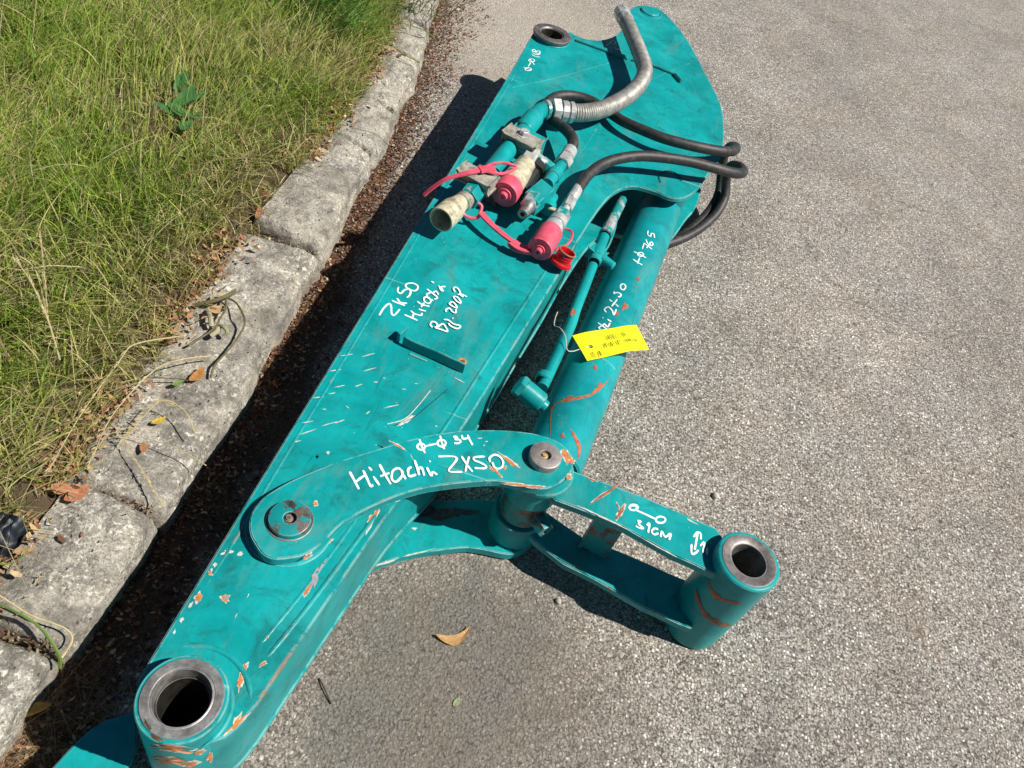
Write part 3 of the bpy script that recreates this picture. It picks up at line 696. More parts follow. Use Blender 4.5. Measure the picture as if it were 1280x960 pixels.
# straws lying across the kerb
strawm = mat_plain('straw', (.50, .42, .22), .7, .3, 100)
greenm = mat_plain('green blade', (.13, .20, .04), .55, .3, 60)
def stalk(pts, r, mat, label, spike=False):
    P = catmull([atg(x, y, z) for x, y, z in pts], 8); o = tube('grass_stalk', P, (lambda t: r * (1.15 - .6 * t)), mat, label=label, cat='grass stalk', sides=5, smooth_path=False)
    if spike:
        V, F = [], []
        for i, p in enumerate(P[len(P) // 3:]):
            for q in range(3):
                a = random.uniform(0, 6.28); d = Vector((math.cos(a), math.sin(a), random.uniform(-.3, .6))).normalized(); fw_ = (P[-1] - P[0]).normalized(); b = len(V)
                V += [p, p + (d * .5 + fw_) * .004, p + (d * .35 + fw_ * 1.6) * .006, p + (d * .1 + fw_) * .004]; F.append([b, b + 1, b + 2, b + 3])
        mesh('seed_head', V, F, mat, o, smooth=False, kind='stuff')
stalk([(60, 400, .10), (45, 340, .17), (25, 320, .20)][::-1], .0009, strawm, 'dry seed stalk standing in the grass at the left edge', True)
stalk([(75, 450, .09), (60, 400, .13), (40, 355, .17), (22, 328, .20)], .0011, strawm, 'taller seed head leaning left in the grass near the left edge', True)
stalk([(60, 400, .09), (55, 340, .16), (50, 290, .21)], .0010, strawm, 'upright straw-coloured seed head beside the leaning one', True)
stalk([(228, 420, .075), (170, 430, .082), (150, 450, .085), (100, 520, .08), (60, 590, .075)], .0011, strawm, 'long dry straw running from the kerb tendril down into the grass', True)
stalk([(265, 445, .072), (225, 450, .078), (190, 465, .078), (140, 520, .078), (115, 575, .078)], .0011, strawm, 'long dry straw below the first, bending toward the grass', True)
stalk([(245, 545, .075), (232, 515, .085), (205, 500, .09), (180, 520, .085), (150, 560, .075)], .0009, strawm, 'dry seed head arching over the kerb stone by the yellow leaf', True)
stalk([(205, 635, .070), (185, 600, .072), (150, 545, .078)], .0009, strawm, 'straw tip reaching over the kerb edge into the shade', True)
stalk([(258, 582, .070), (220, 560, .074), (170, 545, .072), (140, 545, .072)], .0007, strawm, 'thin stem lying over the kerb stone beside the dark gap')
stalk([(77, 822, .055), (90, 800, .06), (80, 785, .068), (40, 770, .075), (0, 745, .085), (-30, 730, .09)], .0013, strawm, 'straw loop hanging over the kerb at the lower left')
stalk([(75, 835, .045), (72, 815, .06), (45, 780, .075), (0, 755, .09), (-30, 740, .09)], .0019, greenm, 'broad green blade hanging over the kerb at the lower left')
stalk([(-20, 700, .10), (10, 705, .09), (36, 690, .085)], .0012, greenm, 'short green blade over the lower kerb at the left edge')
stalk([(525, 78, .07), (505, 68, .08), (480, 50, .085), (450, 35, .09)], .0013, greenm, 'green blade bent over the far kerb stone')
stalk([(545, 50, .05), (530, 38, .075), (490, 25, .09), (440, 12, .09)], .0014, greenm, 'upper green blade bent over the far kerb stone')
stalk([(526, 90, .05), (520, 75, .072), (500, 62, .08), (470, 55, .085)], .0010, strawm, 'dry stem bent over the far kerb stone')
stalk([(488, 185, .055), (470, 168, .068), (440, 160, .07), (430, 162, .07)], .0007, tendm, 'thin dark stem lying across the far kerb stones')
# bright long grass clump at the top
def clump(px, py, n, L0, L1, w0, w1, dirs, cols, name, label, cat, z=.07):
    p = atg(px, py, z); x = RNG.normal(p.x, .05, n); y = RNG.normal(p.y, .05, n); h = RNG.uniform(L0, L1, n)
    c = pal(cols, [1] * len(cols), n)
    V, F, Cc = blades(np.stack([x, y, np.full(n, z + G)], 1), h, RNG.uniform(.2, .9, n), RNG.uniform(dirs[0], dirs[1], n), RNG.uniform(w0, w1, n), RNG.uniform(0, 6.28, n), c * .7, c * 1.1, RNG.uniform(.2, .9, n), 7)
    return bulk(name, V, F, Cc, MGRASS, None, label, cat)
clump(400, 28, 190, .08, .19, .002, .004, (-1.4, 1.8), [(.10, .26, .035), (.07, .20, .03), (.16, .30, .06)], 'grass_tuft', 'tall bright green grass tuft at the top beside the far kerb', 'grass tuft')
clump(520, 12, 60, .06, .13, .0018, .003, (-1.6, .6), [(.10, .20, .03), (.30, .30, .1)], 'grass_tuft', 'small green tuft growing over the farthest kerb stone', 'grass tuft', .06)
weed = empty('weed', atg(238, 150, .07), 'dark green broad-leaved weed in the middle of the grass', 'weed')
for (x, y, L, W, a, pt) in [(232, 128, .075, .034, 1.5, .45), (222, 140, .05, .028, 2.9, .3), (245, 125, .055, .026, .9, .4), (228, 108, .06, .03, 1.7, .6), (205, 138, .045, .016, 3.0, .4), (232, 160, .05, .026, -1.5, .3), (244, 148, .045, .024, -.3, .35)]:
    leafmesh('leaf', atg(x, y, .085), L * .95, W, a, .3, (.07, .20, .055), None, None, weed, pitch=pt * .5)
scrap = empty('plastic_scrap', atg(8, 672, .08), 'crumpled black plastic scrap at the left edge beside the kerb', 'litter')
for i in range(2):
    bm = bmesh.new(); bmesh.ops.create_grid(bm, x_segments=14, y_segments=14, size=.020)
    for v in bm.verts:
        q = v.co.copy(); v.co.z = .012 * noise.noise(q * 60 + Vector((i, 0, 0))) + .018; v.co.x += .006 * noise.noise(q * 50); v.co += atg(4 + 8 * i, 672 + 9 * i, .068)
    bm_obj('fold', bm, MFILM, scrap)

# ================================================================== ARM
ZT, ZB = .21, .075
MID = (ZT + ZB) / 2
P = planeproj
arm = empty('excavator_arm', (-.15, 1.0, ZB), 'long teal excavator arm lying on its side beside the kerb, with handwriting and chipped paint', 'excavator arm')
cb_ = at(227.8, 872.5, .235); ct_ = at(690.5, 41.5, .224); cd = at(812, 15.5, ZT)
cb2, ct2 = (cb_.x, cb_.y), (ct_.x, ct_.y)
XL = -.2475
def arc(c, r, a0, a1, n): return [(c[0] + r * math.cos(math.radians(a0 + (a1 - a0) * i / n)), c[1] + r * math.sin(math.radians(a0 + (a1 - a0) * i / n))) for i in range(n + 1)]
headpx = [(712, 39), (722, 45), (734, 49), (748, 50), (760, 48), (771, 43), (778, 35), (783, 24), (787, 13), (796, 7), (808, 7), (822, 10), (834, 19), (846, 32), (858, 48), (870, 68), (882, 92), (895, 116), (903, 137), (905, 158), (904.5, 181), (898, 203), (886, 217), (874, 234), (862, 244), (849, 248), (836, 246), (822, 240), (806, 235), (792, 232.5), (778, 235), (765, 243), (752, 257), (738, 277), (722, 302)]
head = [(p.x, p.y) for p in catmull([at(x, y, ZT) for x, y in headpx], 3)]
edgepx = [(703, 336), (660, 404), (620, 470), (585, 530), (540, 606), (500, 625), (470, 665), (430, 722), (385, 790), (345, 848), (318, 884)]
edgepx = [(703, 336), (660, 405), (622, 466), (590, 517), (560, 560), (530, 590), (497, 627), (460, 678), (420, 737), (380, 795), (345, 846), (322, 880)]
right = [(p.x, p.y) for p in catmull([at(x, y, ZT) for x, y in edgepx], 2)]
botarc = arc(cb2, .0545, -12, -168, 16)
outline = [(XL, .26)] + [(XL, y) for y in (.5, .9, 1.3, 1.7)] + arc(ct2, .046, 178, 60, 10) + head + right + botarc[:0]
# near end: stop tangentially at the boss so that its barrel shows below the ring
ne = [at(x, y, ZT) for x, y in [(314, 889), (305, 901), (294, 912), (281, 922)]]
nearend = [(p.x, p.y) for p in ne] + arc(cb2, .0424, -52, -172, 12) + [(XL, cb_.y + .006)]
outline = outline + nearend
hb_ = circle(cb2, .030, 48); ht_ = circle(ct2, .029, 40)
prism('side_plate', outline, ZT - .010, ZT, MT, arm, holes=[hb_, ht_], bev=.0018)
prism('side_plate', outline, ZB, ZB + .010, MT, arm, holes=[hb_, ht_], bev=.0018)
# closed box between the plates
def inset(poly, d):
    n = len(poly); out = []
    ar = sum(poly[i][0] * poly[(i + 1) % n][1] - poly[(i + 1) % n][0] * poly[i][1] for i in range(n)); sg = 1 if ar > 0 else -1
    for i in range(n):
        a, b, c = Vector(poly[i - 1]), Vector(poly[i]), Vector(poly[(i + 1) % n]); t = (c - a)
        if t.length < 1e-9: out.append(tuple(b)); continue
        t.normalize(); out.append((b.x - t.y * d * sg, b.y + t.x * d * sg))
    return out
boxo_ = [(XL, .26)] + [(XL, y) for y in (.5, .9, 1.3, 1.7)] + arc(ct2, .046, 178, 40, 12)
pa = [at(x, y, ZT) for x, y in [(735, 70), (765, 110), (770, 160), (752, 215), (738, 262), (728, 292)]]
boxo_ += [(p.x, p.y) for p in pa] + right + nearend
prism('box_web', inset(boxo_, .0022), ZB + .010, ZT - .010, MT, arm, holes=[circle(cb2, .032, 40), circle(ct2, .031, 40)], bev=0)
# weld beads, lying along the plates
def bead(pts, z, r, mat=MT, nm='weld_bead'):
    Pp = catmull([at(x, y, z) for x, y in pts], 14); 
    L = sum((b - a).length for a, b in zip(Pp, Pp[1:])); m = int(L / .004)
    cum = [0]
    for a, b in zip(Pp, Pp[1:]): cum.append(cum[-1] + (b - a).length)
    Q = []
    for i in range(m + 1):
        s_ = L * i / m; j = max(1, next((q for q in range(1, len(cum)) if cum[q] >= s_ - 1e-9), len(cum) - 1)); t = (s_ - cum[j - 1]) / max(1e-9, cum[j] - cum[j - 1]); Q.append(Pp[j - 1].lerp(Pp[j], t))
    V, F = tube_vf(Q, lambda t: r * min(1, .35 + 9 * min(t, 1 - t)) * (1 + .05 * math.sin(t * m * 1.9) + .08 * noise.noise(Vector((t * m * .3, r, 0)))), 10); return mesh(nm, V, F, mat, arm, ang=80)
bead([(688, 330), (640, 404), (600, 466), (560, 529), (530, 571)], ZT - .0024, .0036)
bead([(476, 636), (430, 699), (392, 750), (350, 803), (327, 830)], ZT - .0026, .0040)
bead([(452, 640), (415, 692), (370, 752), (318, 815)], ZT - .0030, .0038)
bead([(655, 75), (600, 165), (520, 300), (440, 434), (360, 566), (300, 666), (235, 770), (215, 803)], ZT - .0026, .0034)
bead([(630, 113), (660, 106), (700, 97), (760, 80), (782, 76)], ZT - .0025, .0032)
bead([(720, 200), (770, 130), (815, 100), (872, 76)], ZT - .0027, .0032)
# bosses
boss = lathe('boss', Vector((cb_.x, cb_.y, 0)), (0, 0, 1), [(.0315, .031), (.0315, .043), (.230, .043), (.2335, .0425), (.2345, .0415), (.2345, .0305), (.232, .0295), (.20, .0295), (.05, .0295)], MTW, arm, 64, label='bucket pin boss with chipped orange and teal barrel')
lathe('bushing', Vector((cb_.x, cb_.y, 0)), (0, 0, 1), [(.05, .0255), (.05, .029), (.2348, .029), (.2365, .0300), (.2365, .0375), (.2357, .0383), (.2348, .0383), (.2348, .030), (.236, .0282), (.236, .0272), (.229, .0262), (.222, .0258), (.2215, .0252)], MSTEEL, boss, 64)
lathe('bore_wall', Vector((cb_.x, cb_.y, 0)), (0, 0, 1), [(.2222, .0262), (.2216, .0240), (.13, .0238), (.05, .0238)], MBORE, boss, 64)
lathe('bore_floor', Vector((cb_.x, cb_.y, 0)), (0, 0, 1), [(.085, .0237), (.085, 0)], MBORE, boss, 32)  # dark disc closing the bore
chipset([(212, 938, 16, 3, 5), (208, 946, 12, 3, 20), (228, 955, 10, 4, 12), (240, 940, 5, 2.5, 30)], P(.19), arm) if False else None
b2 = lathe('boss', Vector((ct_.x, ct_.y, 0)), (0, 0, 1), [(.05, .030), (.05, .043), (.216, .043), (.216, .030)], MSTEELD, arm, 48, label='far arm boss with a worn steel flange')
lathe('flange', Vector((ct_.x, ct_.y, 0)), (0, 0, 1), [(.2160, .030), (.2160, .047), (.2225, .0485), (.2245, .0475), (.2248, .031), (.222, .0285), (.17, .0285)], MSTEELD, b2, 56)
lathe('bushing', Vector((ct_.x, ct_.y, 0)), (0, 0, 1), [(.06, .0265), (.06, .0284), (.2215, .0284), (.2215, .0272), (.218, .0262), (.16, .0255), (.06, .0255)], MBORE, b2, 48)
lathe('bore_floor', Vector((ct_.x, ct_.y, 0)), (0, 0, 1), [(.10, .0255), (.10, 0)], MRUST, b2, 32)  # dark brown disc closing the bore
# raised disc under the side link, small end pin, cylinder pin disc
pL = at(362.5, 646, .236); pR = at(681.8, 570, .236); pH = at(936.5, 700.5, .222)
lathe('boss', Vector((pL.x, pL.y, ZT)), (0, 0, 1), [(-.004, .050), (.0008, .050), (.0022, .047), (.0022, 0)], MT, arm, 48)
lathe('end_pin', Vector((cd.x, cd.y, ZT)), (0, 0, 1), [(-.02, .027), (.0035, .027), (.0060, .025), (.0065, 0)], MTN, arm, 40)
lathe('end_pin_ring', Vector((cd.x + .004, cd.y - .002, ZT)), (0, 0, 1), [(.0002, .0272), (.0012, .0280), (.0012, .0315), (.0002, .032)], MTN, arm, 40)
hp = at(848, 222, ZT)
lathe('cylinder_pin', Vector((hp.x, hp.y, ZT)), (0, 0, 1), [(-.13, .020), (-.012, .020)], MSTEELD, arm, 24)
# step round the bucket boss
stp = [p for p in arc(cb2, .062, 20, 128, 16)]
V, F = tube_vf([Vector((x, y, ZT - .0018)) for x, y in stp], lambda t: .0036 * min(1, .2 + 5 * min(t, 1 - t)), 10); mesh('weld_bead', V, F, MT, arm, ang=80)
V, F = tube_vf([Vector((x, y, ZT + .0008)) for x, y in arc(cb2, .0445, -40, 150, 50)], lambda t: .0028 * min(1, .2 + 8 * min(t, 1 - t)), 10); mesh('weld_bead', V, F, MTW, arm, ang=80)
V, F = tube_vf([Vector((x, y, ZT + .0008)) for x, y in circle(ct2, .0448, 60)[38:] + circle(ct2, .0448, 60)[:14]], .0026, 10); mesh('weld_bead', V, F, MT, arm, ang=80)
# flat bars welded on the plate
def bar(pts, w_, t_, mat, nm, parent=arm, z=ZT):
    Q = [at(x, y, z) for x, y in pts]; L, R_ = [], []
    for i, q in enumerate(Q):
        d = (Q[min(i + 1, len(Q) - 1)] - Q[max(i - 1, 0)]).normalized(); s_ = Vector((-d.y, d.x, 0)); L.append(q + s_ * w_ / 2); R_.append(q - s_ * w_ / 2)
    return prism(nm, [(p.x, p.y) for p in L + R_[::-1]], z, z + t_, mat, parent, bev=.0012)
bar([(720, 51), (745, 60), (784, 74)], .013, .006, MTN, 'flat_bar')
bar([(790, 76), (818, 84), (843, 94)], .008, .006, MTN, 'flat_bar')
bar([(843, 95), (851, 104)], .007, .010, MTN, 'stop_lug')
# bracket: thin upright strip with a hooked end, seen on edge
def strip_up(pts, t_, h0, h1, mat, nm):
    Q = [at(x, y, ZT) for x, y in pts]; L, R_ = [], []
    for i, q in enumerate(Q):
        d = (Q[min(i + 1, len(Q) - 1)] - Q[max(i - 1, 0)]).normalized(); s_ = Vector((-d.y, d.x, 0)); L.append(q + s_ * t_ / 2); R_.append(q - s_ * t_ / 2)
    return prism(nm, [(p.x, p.y) for p in L + R_[::-1]], ZT + h0, ZT + h1, mat, arm, bev=.0006)
strip_up([(503, 431), (513, 436.5), (545, 450), (579, 466)], .0034, 0, .019, MTN, 'bracket')
strip_up([(497, 428), (507, 419)], .0045, 0, .019, MTN, 'bracket_hook')
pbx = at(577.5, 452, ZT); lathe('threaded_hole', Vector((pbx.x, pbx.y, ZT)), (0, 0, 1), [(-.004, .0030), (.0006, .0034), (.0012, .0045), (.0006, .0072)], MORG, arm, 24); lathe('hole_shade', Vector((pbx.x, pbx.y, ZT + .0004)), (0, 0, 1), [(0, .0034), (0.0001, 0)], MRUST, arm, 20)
strip_up([(512, 443), (522, 447), (533, 452)], .0030, 0, .0022, MPALE if False else MTW, 'weld_stub')
# thin wire loop lying on the head plate
tube('wire_loop', [at(x, y, ZT + .002) for x, y in [(826, 228), (824, 220), (830, 214), (840, 214.5), (848, 219), (852, 226)]], .0009, MBLACK, None, label='thin black wire loop lying on the arm head beneath the lower hose', cat='wire', sides=6)

# handwriting on the arm
writing('handwriting', [[(90, 535), (140, 450), (210, 390), (235, 430), (240, 510), (265, 535), (300, 510), (340, 460)],
 [(245, 352), (320, 385), (405, 415)], [(308, 326), (350, 378), (430, 388)], [(325, 187), (312, 240)], [(312, 240), (350, 268), (400, 225), (450, 215), (475, 245), (455, 300), (425, 318)],
 [(440, 205), (412, 180), (430, 148), (500, 142), (555, 168), (562, 205), (530, 235), (480, 228), (440, 205)],
 [(400, 530), (480, 565), (558, 602)], [(512, 516), (492, 574)], [(476, 482), (515, 515), (560, 532), (604, 538), (613, 512)], [(575, 462), (620, 478), (662, 488)], [(515, 430), (518, 434)],
 [(555, 370), (620, 410), (705, 430)], [(600, 440), (640, 385)], [(685, 320), (645, 320), (642, 365), (690, 395), (722, 370), (700, 330), (690, 318)],
 [(715, 262), (672, 285), (690, 330), (755, 360)], [(675, 218), (740, 270), (802, 322), (765, 345)], [(740, 272), (785, 245), (815, 290)], [(822, 178), (845, 232), (872, 240), (850, 195), (902, 190)], [(728, 125), (762, 145)],
 [(742, 690), (715, 660), (740, 620), (790, 640), (802, 680), (770, 692)], [(802, 690), (868, 648), (905, 690), (925, 742), (850, 720), (770, 695)],
 [(880, 597), (935, 602), (1000, 650), (1080, 672), (1070, 700), (1030, 706), (960, 672), (940, 640)], [(985, 577), (1000, 584)],
 [(912, 502), (905, 478), (950, 458), (985, 500), (1025, 512), (1030, 470)], [(965, 420), (950, 398), (990, 380), (1030, 420), (1040, 455), (1000, 440), (965, 420)],
 [(1012, 340), (1002, 318), (1040, 318), (1085, 368), (1082, 396), (1040, 372), (1012, 340)], [(1020, 258), (1000, 220), (1030, 200), (1072, 240), (1090, 300), (1125, 318)], [(1050, 290), (1110, 292), (1165, 320)]],
 465, 340, 9.846, P(ZT), .0032, arm)
writing('handwriting', [ell(203, 215, 18, 13), ell(250, 232, 24, 14), [(185, 240), (240, 262), (278, 248)], [(180, 262), (230, 285), (272, 290)], ell(178, 328, 32, 16), [(150, 312), (190, 352), (208, 380)], [(168, 350), (138, 398)], ell(138, 430, 36, 17), [(85, 408), (140, 430), (182, 438)]], 645, 40, 9.143, P(ZT), .0027, arm)
writing('handwriting', [
 [(1020, 160), (1085, 122)], ell(1112, 122, 30, 17), [(1120, 100), (1145, 155)], [(1128, 175), (1150, 205), (1178, 188), (1200, 222)]], 645, 40, 9.143, P(ZT), .0027, arm)
# paint damage on the arm
chipset([(464, 650, 13, 2.6, -58), (384, 738, 8, 2.4, -62), (248, 747, 7, 3, -60), (282, 748, 5, 4.5, 0), (263, 716, 2, 3, 0), (305, 838, 3.5, 7, 20), (300, 852, 2.5, 9, 12), (295, 905, 14, 3, -45), (410, 678, 5, 1.5, -40), (329, 830, 5, 1.5, -30), (334, 796, 1.2, 1.6, 0), (372, 693, 6, 2, -18)], P(ZT), arm)
chips('paint_chip', [(395, 720, 16, 3.2, -63), (283, 748, 3, 2.6, 0)], P(ZT), arm, MGREY, .0007)
chips('paint_chip', [(284, 690, 6, 3, -10), (269, 706, 2, 4, 30), (238, 757, 2, 4, 25), (227, 775, 2, 3, 25), (218, 790, 1.5, 3, 25), (300, 693, 3.4, 2.6, 0), (497, 626, 3, 1, 0)], P(ZT), arm, MPALE)
random.seed(3)
sc = []
for (x, y, L, a) in [(432, 444, 9, -8), (460, 444, 9, -15), (420, 463, 9, -8), (462, 462, 8, -16), (425, 483, 8, -12), (448, 482, 6, -20), (398, 497, 8, -6), (415, 492, 5, -10), (490, 508, 12, -12), (385, 540, 14, -18), (412, 530, 10, -15), (425, 527, 7, -20), (460, 516, 4, -35), (434, 509, 3, 40), (560, 458, 9, 25), (575, 476, 8, 28), (470, 478, 3, 0), (480, 473, 2, 0), (384, 528, 8, -10), (372, 552, 5, -15), (545, 533, 2, 0), (405, 512, 3, 0), (505, 487, 3, 0), (520, 480, 2, 0), (295, 770, 4, -60), (310, 745, 3, -60)]:
    sc.append((x, y, L * .85, .55, a))
chips('scratch', sc, P(ZT), arm, MPALE, .0004, .3)
tube('scratch', [at(x, y, ZT + .0001) for x, y in [(484, 530), (505, 524), (520, 510), (538, 488)]], .0007, MPALE, arm, sides=6)
tube('scratch', [at(x, y, ZT + .0001) for x, y in [(492, 532), (515, 523), (535, 507), (560, 486)]], .0005, MBLACK, arm, sides=6)
chips('paint_chip', [(510, 525, 10, 2, -38), (501, 530, 6, 1.5, -30)], P(ZT), arm, MPALE, .0005)
# damage on the boss barrel side
def barrel(c, r):
    def f(x, y):
        o = Vector((0, 0, CAMH)); d = ROT @ Vector((x - 640, y - 480, FPX)); ox, oy = o.x - c[0], o.y - c[1]
        a = d.x ** 2 + d.y ** 2; b = 2 * (ox * d.x + oy * d.y); cc = ox * ox + oy * oy - r * r; D = max(0, b * b - 4 * a * cc); t = (-b - math.sqrt(D)) / (2 * a)
        p = o + d * t; return p, Vector((p.x - c[0], p.y - c[1], 0)).normalized()
    return f
chipset([(216, 936, 24, 3.6, 8), (212, 950, 20, 4.2, 8), (238, 955, 10, 3.0, -8), (250, 940, 6, 2.2, -20), (196, 922, 8, 2.0, 30), (184, 905, 6, 1.4, 60), (262, 946, 5, 4, -40)], barrel(cb2, .0431), arm)
# side face damage
# ================================================================== SIDE LINKS
lk = [(345, 699), (365, 697), (384, 692), (406, 676), (421, 660), (438, 647), (465, 633), (495.6, 620), (525, 611), (553, 606), (590, 602), (621, 600.6), (650, 606), (675, 611), (692, 608), (704, 600.6), (713, 592), (717, 581), (716, 572), (711, 563), (700, 553), (686, 546.5), (665, 541), (639, 538), (615, 537), (589, 537.5), (560, 540), (531, 545), (495, 554), (460, 565), (424, 576), (388, 590), (365, 600), (345, 611), (330, 621), (319.5, 633), (313, 645), (311.6, 658), (314, 670), (319.5, 680), (326, 690), (334, 696)]
LT = .227
lo_ = outl(lk, LT, 2)
side_up = empty('side_link', (pL.x, pL.y, .212), 'upper curved teal side link marked Hitachi ZX50 and 34 in white', 'side link')
prism('link_plate', lo_, .2125, LT, MT, side_up, bev=.0014)
def pin(c, z0, z1, r, mat, par, core, topmat=None, hole=.0075):
    p_ = lathe('link_pin', Vector((c.x, c.y, 0)), (0, 0, 1), [(z0, r - .002), (z1 - .0022, r), (z1 - .0006, r - .0008), (z1, r - .0022), (z1, hole + .0006), (z1 - .0006, hole), (z1 - .006, hole), (z1 - .006, 0)], mat, par, 48)
    lathe('grease_fitting', Vector((c.x - .0012, c.y, 0)), (0, 0, 1), [(z1 - .006, .005), (z1 - .003, .005), (z1 - .002, .003), (z1 - .0005, .0032), (z1 - .0003, 0)], core, p_, 12)
pin(pL, .20, .2345, .0245, MSTEELP, side_up, MRUST)
pin(pR, .20, .2390, .0225, MPIN, side_up, mat_plain('old grease', (.45, .32, .14), .6, .4, 90))
V, F = tube_vf([Vector((x, y, LT + .0002)) for x, y in circle((pL.x, pL.y), .0262, 40)] + [Vector((pL.x + .0262, pL.y, LT + .0002))], .0011, 8); mesh('pin_groove', V, F, MSTEELD, side_up)
writing('handwriting', [[(-18, 179), (15, 240), (52, 312)], [(20, 264), (62, 228), (106, 202)], [(82, 168), (110, 225), (138, 287), (156, 278)], [(160, 215), (205, 282)], [(125, 145), (148, 172)],
 [(205, 125), (240, 190), (290, 275)], [(210, 215), (280, 190)], [(345, 152), (305, 175), (298, 235), (330, 256), (372, 215), (376, 180), (345, 152)], [(368, 180), (402, 238)], [(445, 145), (420, 165), (428, 215), (480, 202)], [(468, 95), (490, 160), (502, 208)], [(490, 170), (520, 150), (540, 212)], [(560, 150), (592, 212), (602, 185), (638, 205)], [(578, 100), (588, 110)]],
 440, 560, 6.0, P(LT), .0035, side_up)
writing('handwriting', [ell(68, 305, 50, 40), [(45, 205), (75, 300), (120, 392)], [(118, 300), (285, 262)], ell(340, 260, 55, 45), [(320, 160), (345, 260), (375, 340)],
 [(495, 180), (530, 170), (545, 192), (520, 210), (575, 215), (592, 240), (560, 262), (505, 262)], [(610, 155), (625, 202), (700, 190)], [(685, 150), (715, 220), (752, 288)],
 [(290, 440), (400, 435), (500, 440), (540, 465), (520, 510), (440, 610), (450, 640), (520, 645), (612, 645)], [(605, 435), (670, 540), (752, 645)], [(705, 440), (682, 520), (655, 645)],
 [(915, 440), (780, 450), (775, 490), (850, 520), (920, 560), (930, 590), (880, 600), (775, 595)], [(985, 515), (978, 460), (1040, 418), (1110, 440), (1158, 510), (1142, 580), (1085, 605), (1040, 580), (1015, 520)]],
 520, 530, 10.667, P(LT), .0032, side_up)
chipset([(708, 570, 7, 4, 70), (714, 577, 3, 3, 0), (637, 577, 12, 1.4, 36), (619, 589, 8, 1.4, 38), (640, 580, 4, 2, 30), (631, 585, 2, 1.8, 0), (394, 630, 2.6, 2.6, 0), (645, 606, 14, 1.2, 6), (670, 609, 10, 1.6, 3), (711, 597, 3, 3, 0), (384, 696, 5, 2, -30), (495, 556, 8, 1.0, 30)], P(LT), side_up)
chips('scratch', [(410, 566, 2, 1.6, 0), (600, 548, 3, .5, 0), (515, 572, 4, .5, 60), (608, 552, 2, .5, 0), (605, 557, 1, 1, 0)], P(LT), side_up, MPALE)
side_lo = empty('side_link', (pL.x, pL.y, .034), 'lower curved side link under the arm, its broad face scraped to dark metal', 'side link')
LZ = .050
prism('link_plate', lo_, LZ - .0155, LZ, MT, side_lo, bev=.0014)
lathe('link_pin', Vector((pR.x, pR.y, 0)), (0, 0, 1), [(.030, .021), (.024, .021), (.022, .019), (.022, 0)], MSTEELD, side_lo, 32)
lathe('spacer', Vector((pL.x, pL.y, 0)), (0, 0, 1), [(LZ, .03), (ZB, .03)], MT, side_lo, 32)
chipset([(525, 634, 6, 3, -5)], P(LZ), side_lo)
chips('scraped_metal', [(545, 641, 30, 6.5, -3), (570, 640, 20, 4, 2)], P(LZ), side_lo, MDARKM, .0005, .5)
chips('paint_chip', [(518, 661, 3, 1.5, 0), (480, 704, 14, 1.3, -16), (520, 692, 18, .8, -14)], P(LZ), side_lo, MPALE)
# ================================================================== TWO-BEAM BUCKET LINK
bl = empty('bucket_link', (pH.x, pH.y, .065), 'two-beam teal bucket link marked 31CM with a round pin boss at its end', 'bucket link')
HT = .203
beam_px = [(704, 583), (721, 590), (760, 604), (810, 623), (850, 640), (876, 652), (896, 660), (915, 690), (906, 722), (888.5, 715.5), (865, 704), (842, 694), (808, 675), (777, 657.5), (735, 640), (695, 625), (682, 612)]
bo_ = outl(beam_px, HT, 1, False)
dz = [(x, y) for x, y in bo_]
prism('beam', dz, HT - .014, HT, MTW, bl, bev=.0016)
prism('beam', [(x + .004, y - .021 * max(0, min(1, (x - .112) / .05))) for x, y in dz], .077, .090, MT, bl, bev=.0016)
# rim strips along the inner long edges
def colz(nm, c, z0, z1, r, mat, par, ri=0.0, sides=48, ch=.0015):
    pr_ = [(z0, ri), (z0 + .0001, r - ch), (z0 + ch, r), (z1 - ch, r), (z1, r - ch), (z1, ri)] if ri else [(z0, 0), (z0, r - ch), (z0 + ch, r), (z1 - ch, r), (z1, r - ch), (z1, 0)]
    return lathe(nm, Vector((c.x, c.y, 0)), (0, 0, 1), pr_, mat, par, sides)
colz('pivot_tube', pR, .158, .2115, .0395, MTW, bl); colz('pivot_tube', pR, .0505, .100, .0395, MTW, bl); colz('pivot_flange', pR, .2045, .2120, .0475, MT, bl)
bh = lathe('boss', Vector((pH.x, pH.y, 0)), (0, 0, 1), [(.0315, .027), (.0315, .042), (.0335, .044), (.2195, .044), (.2215, .0425), (.2220, .041), (.2220, .027), (.15, .027)], MTW, bl, 64, label='round boss with rust scraped rings down its side')
lathe('bushing', Vector((pH.x, pH.y, 0)), (0, 0, 1), [(.08, .0225), (.2221, .0268), (.2226, .0268), (.2230, .0275), (.2230, .0375), (.2224, .0383), (.2221, .0383), (.2221, .0265), (.2215, .0255), (.2215, .0245), (.218, .0238), (.085, .0238)], MSTEELD, bh, 64)
lathe('bore_shade', Vector((pH.x, pH.y, 0)), (0, 0, 1), [(.10, .0237), (.10, 0)], MBORE, bh, 32)
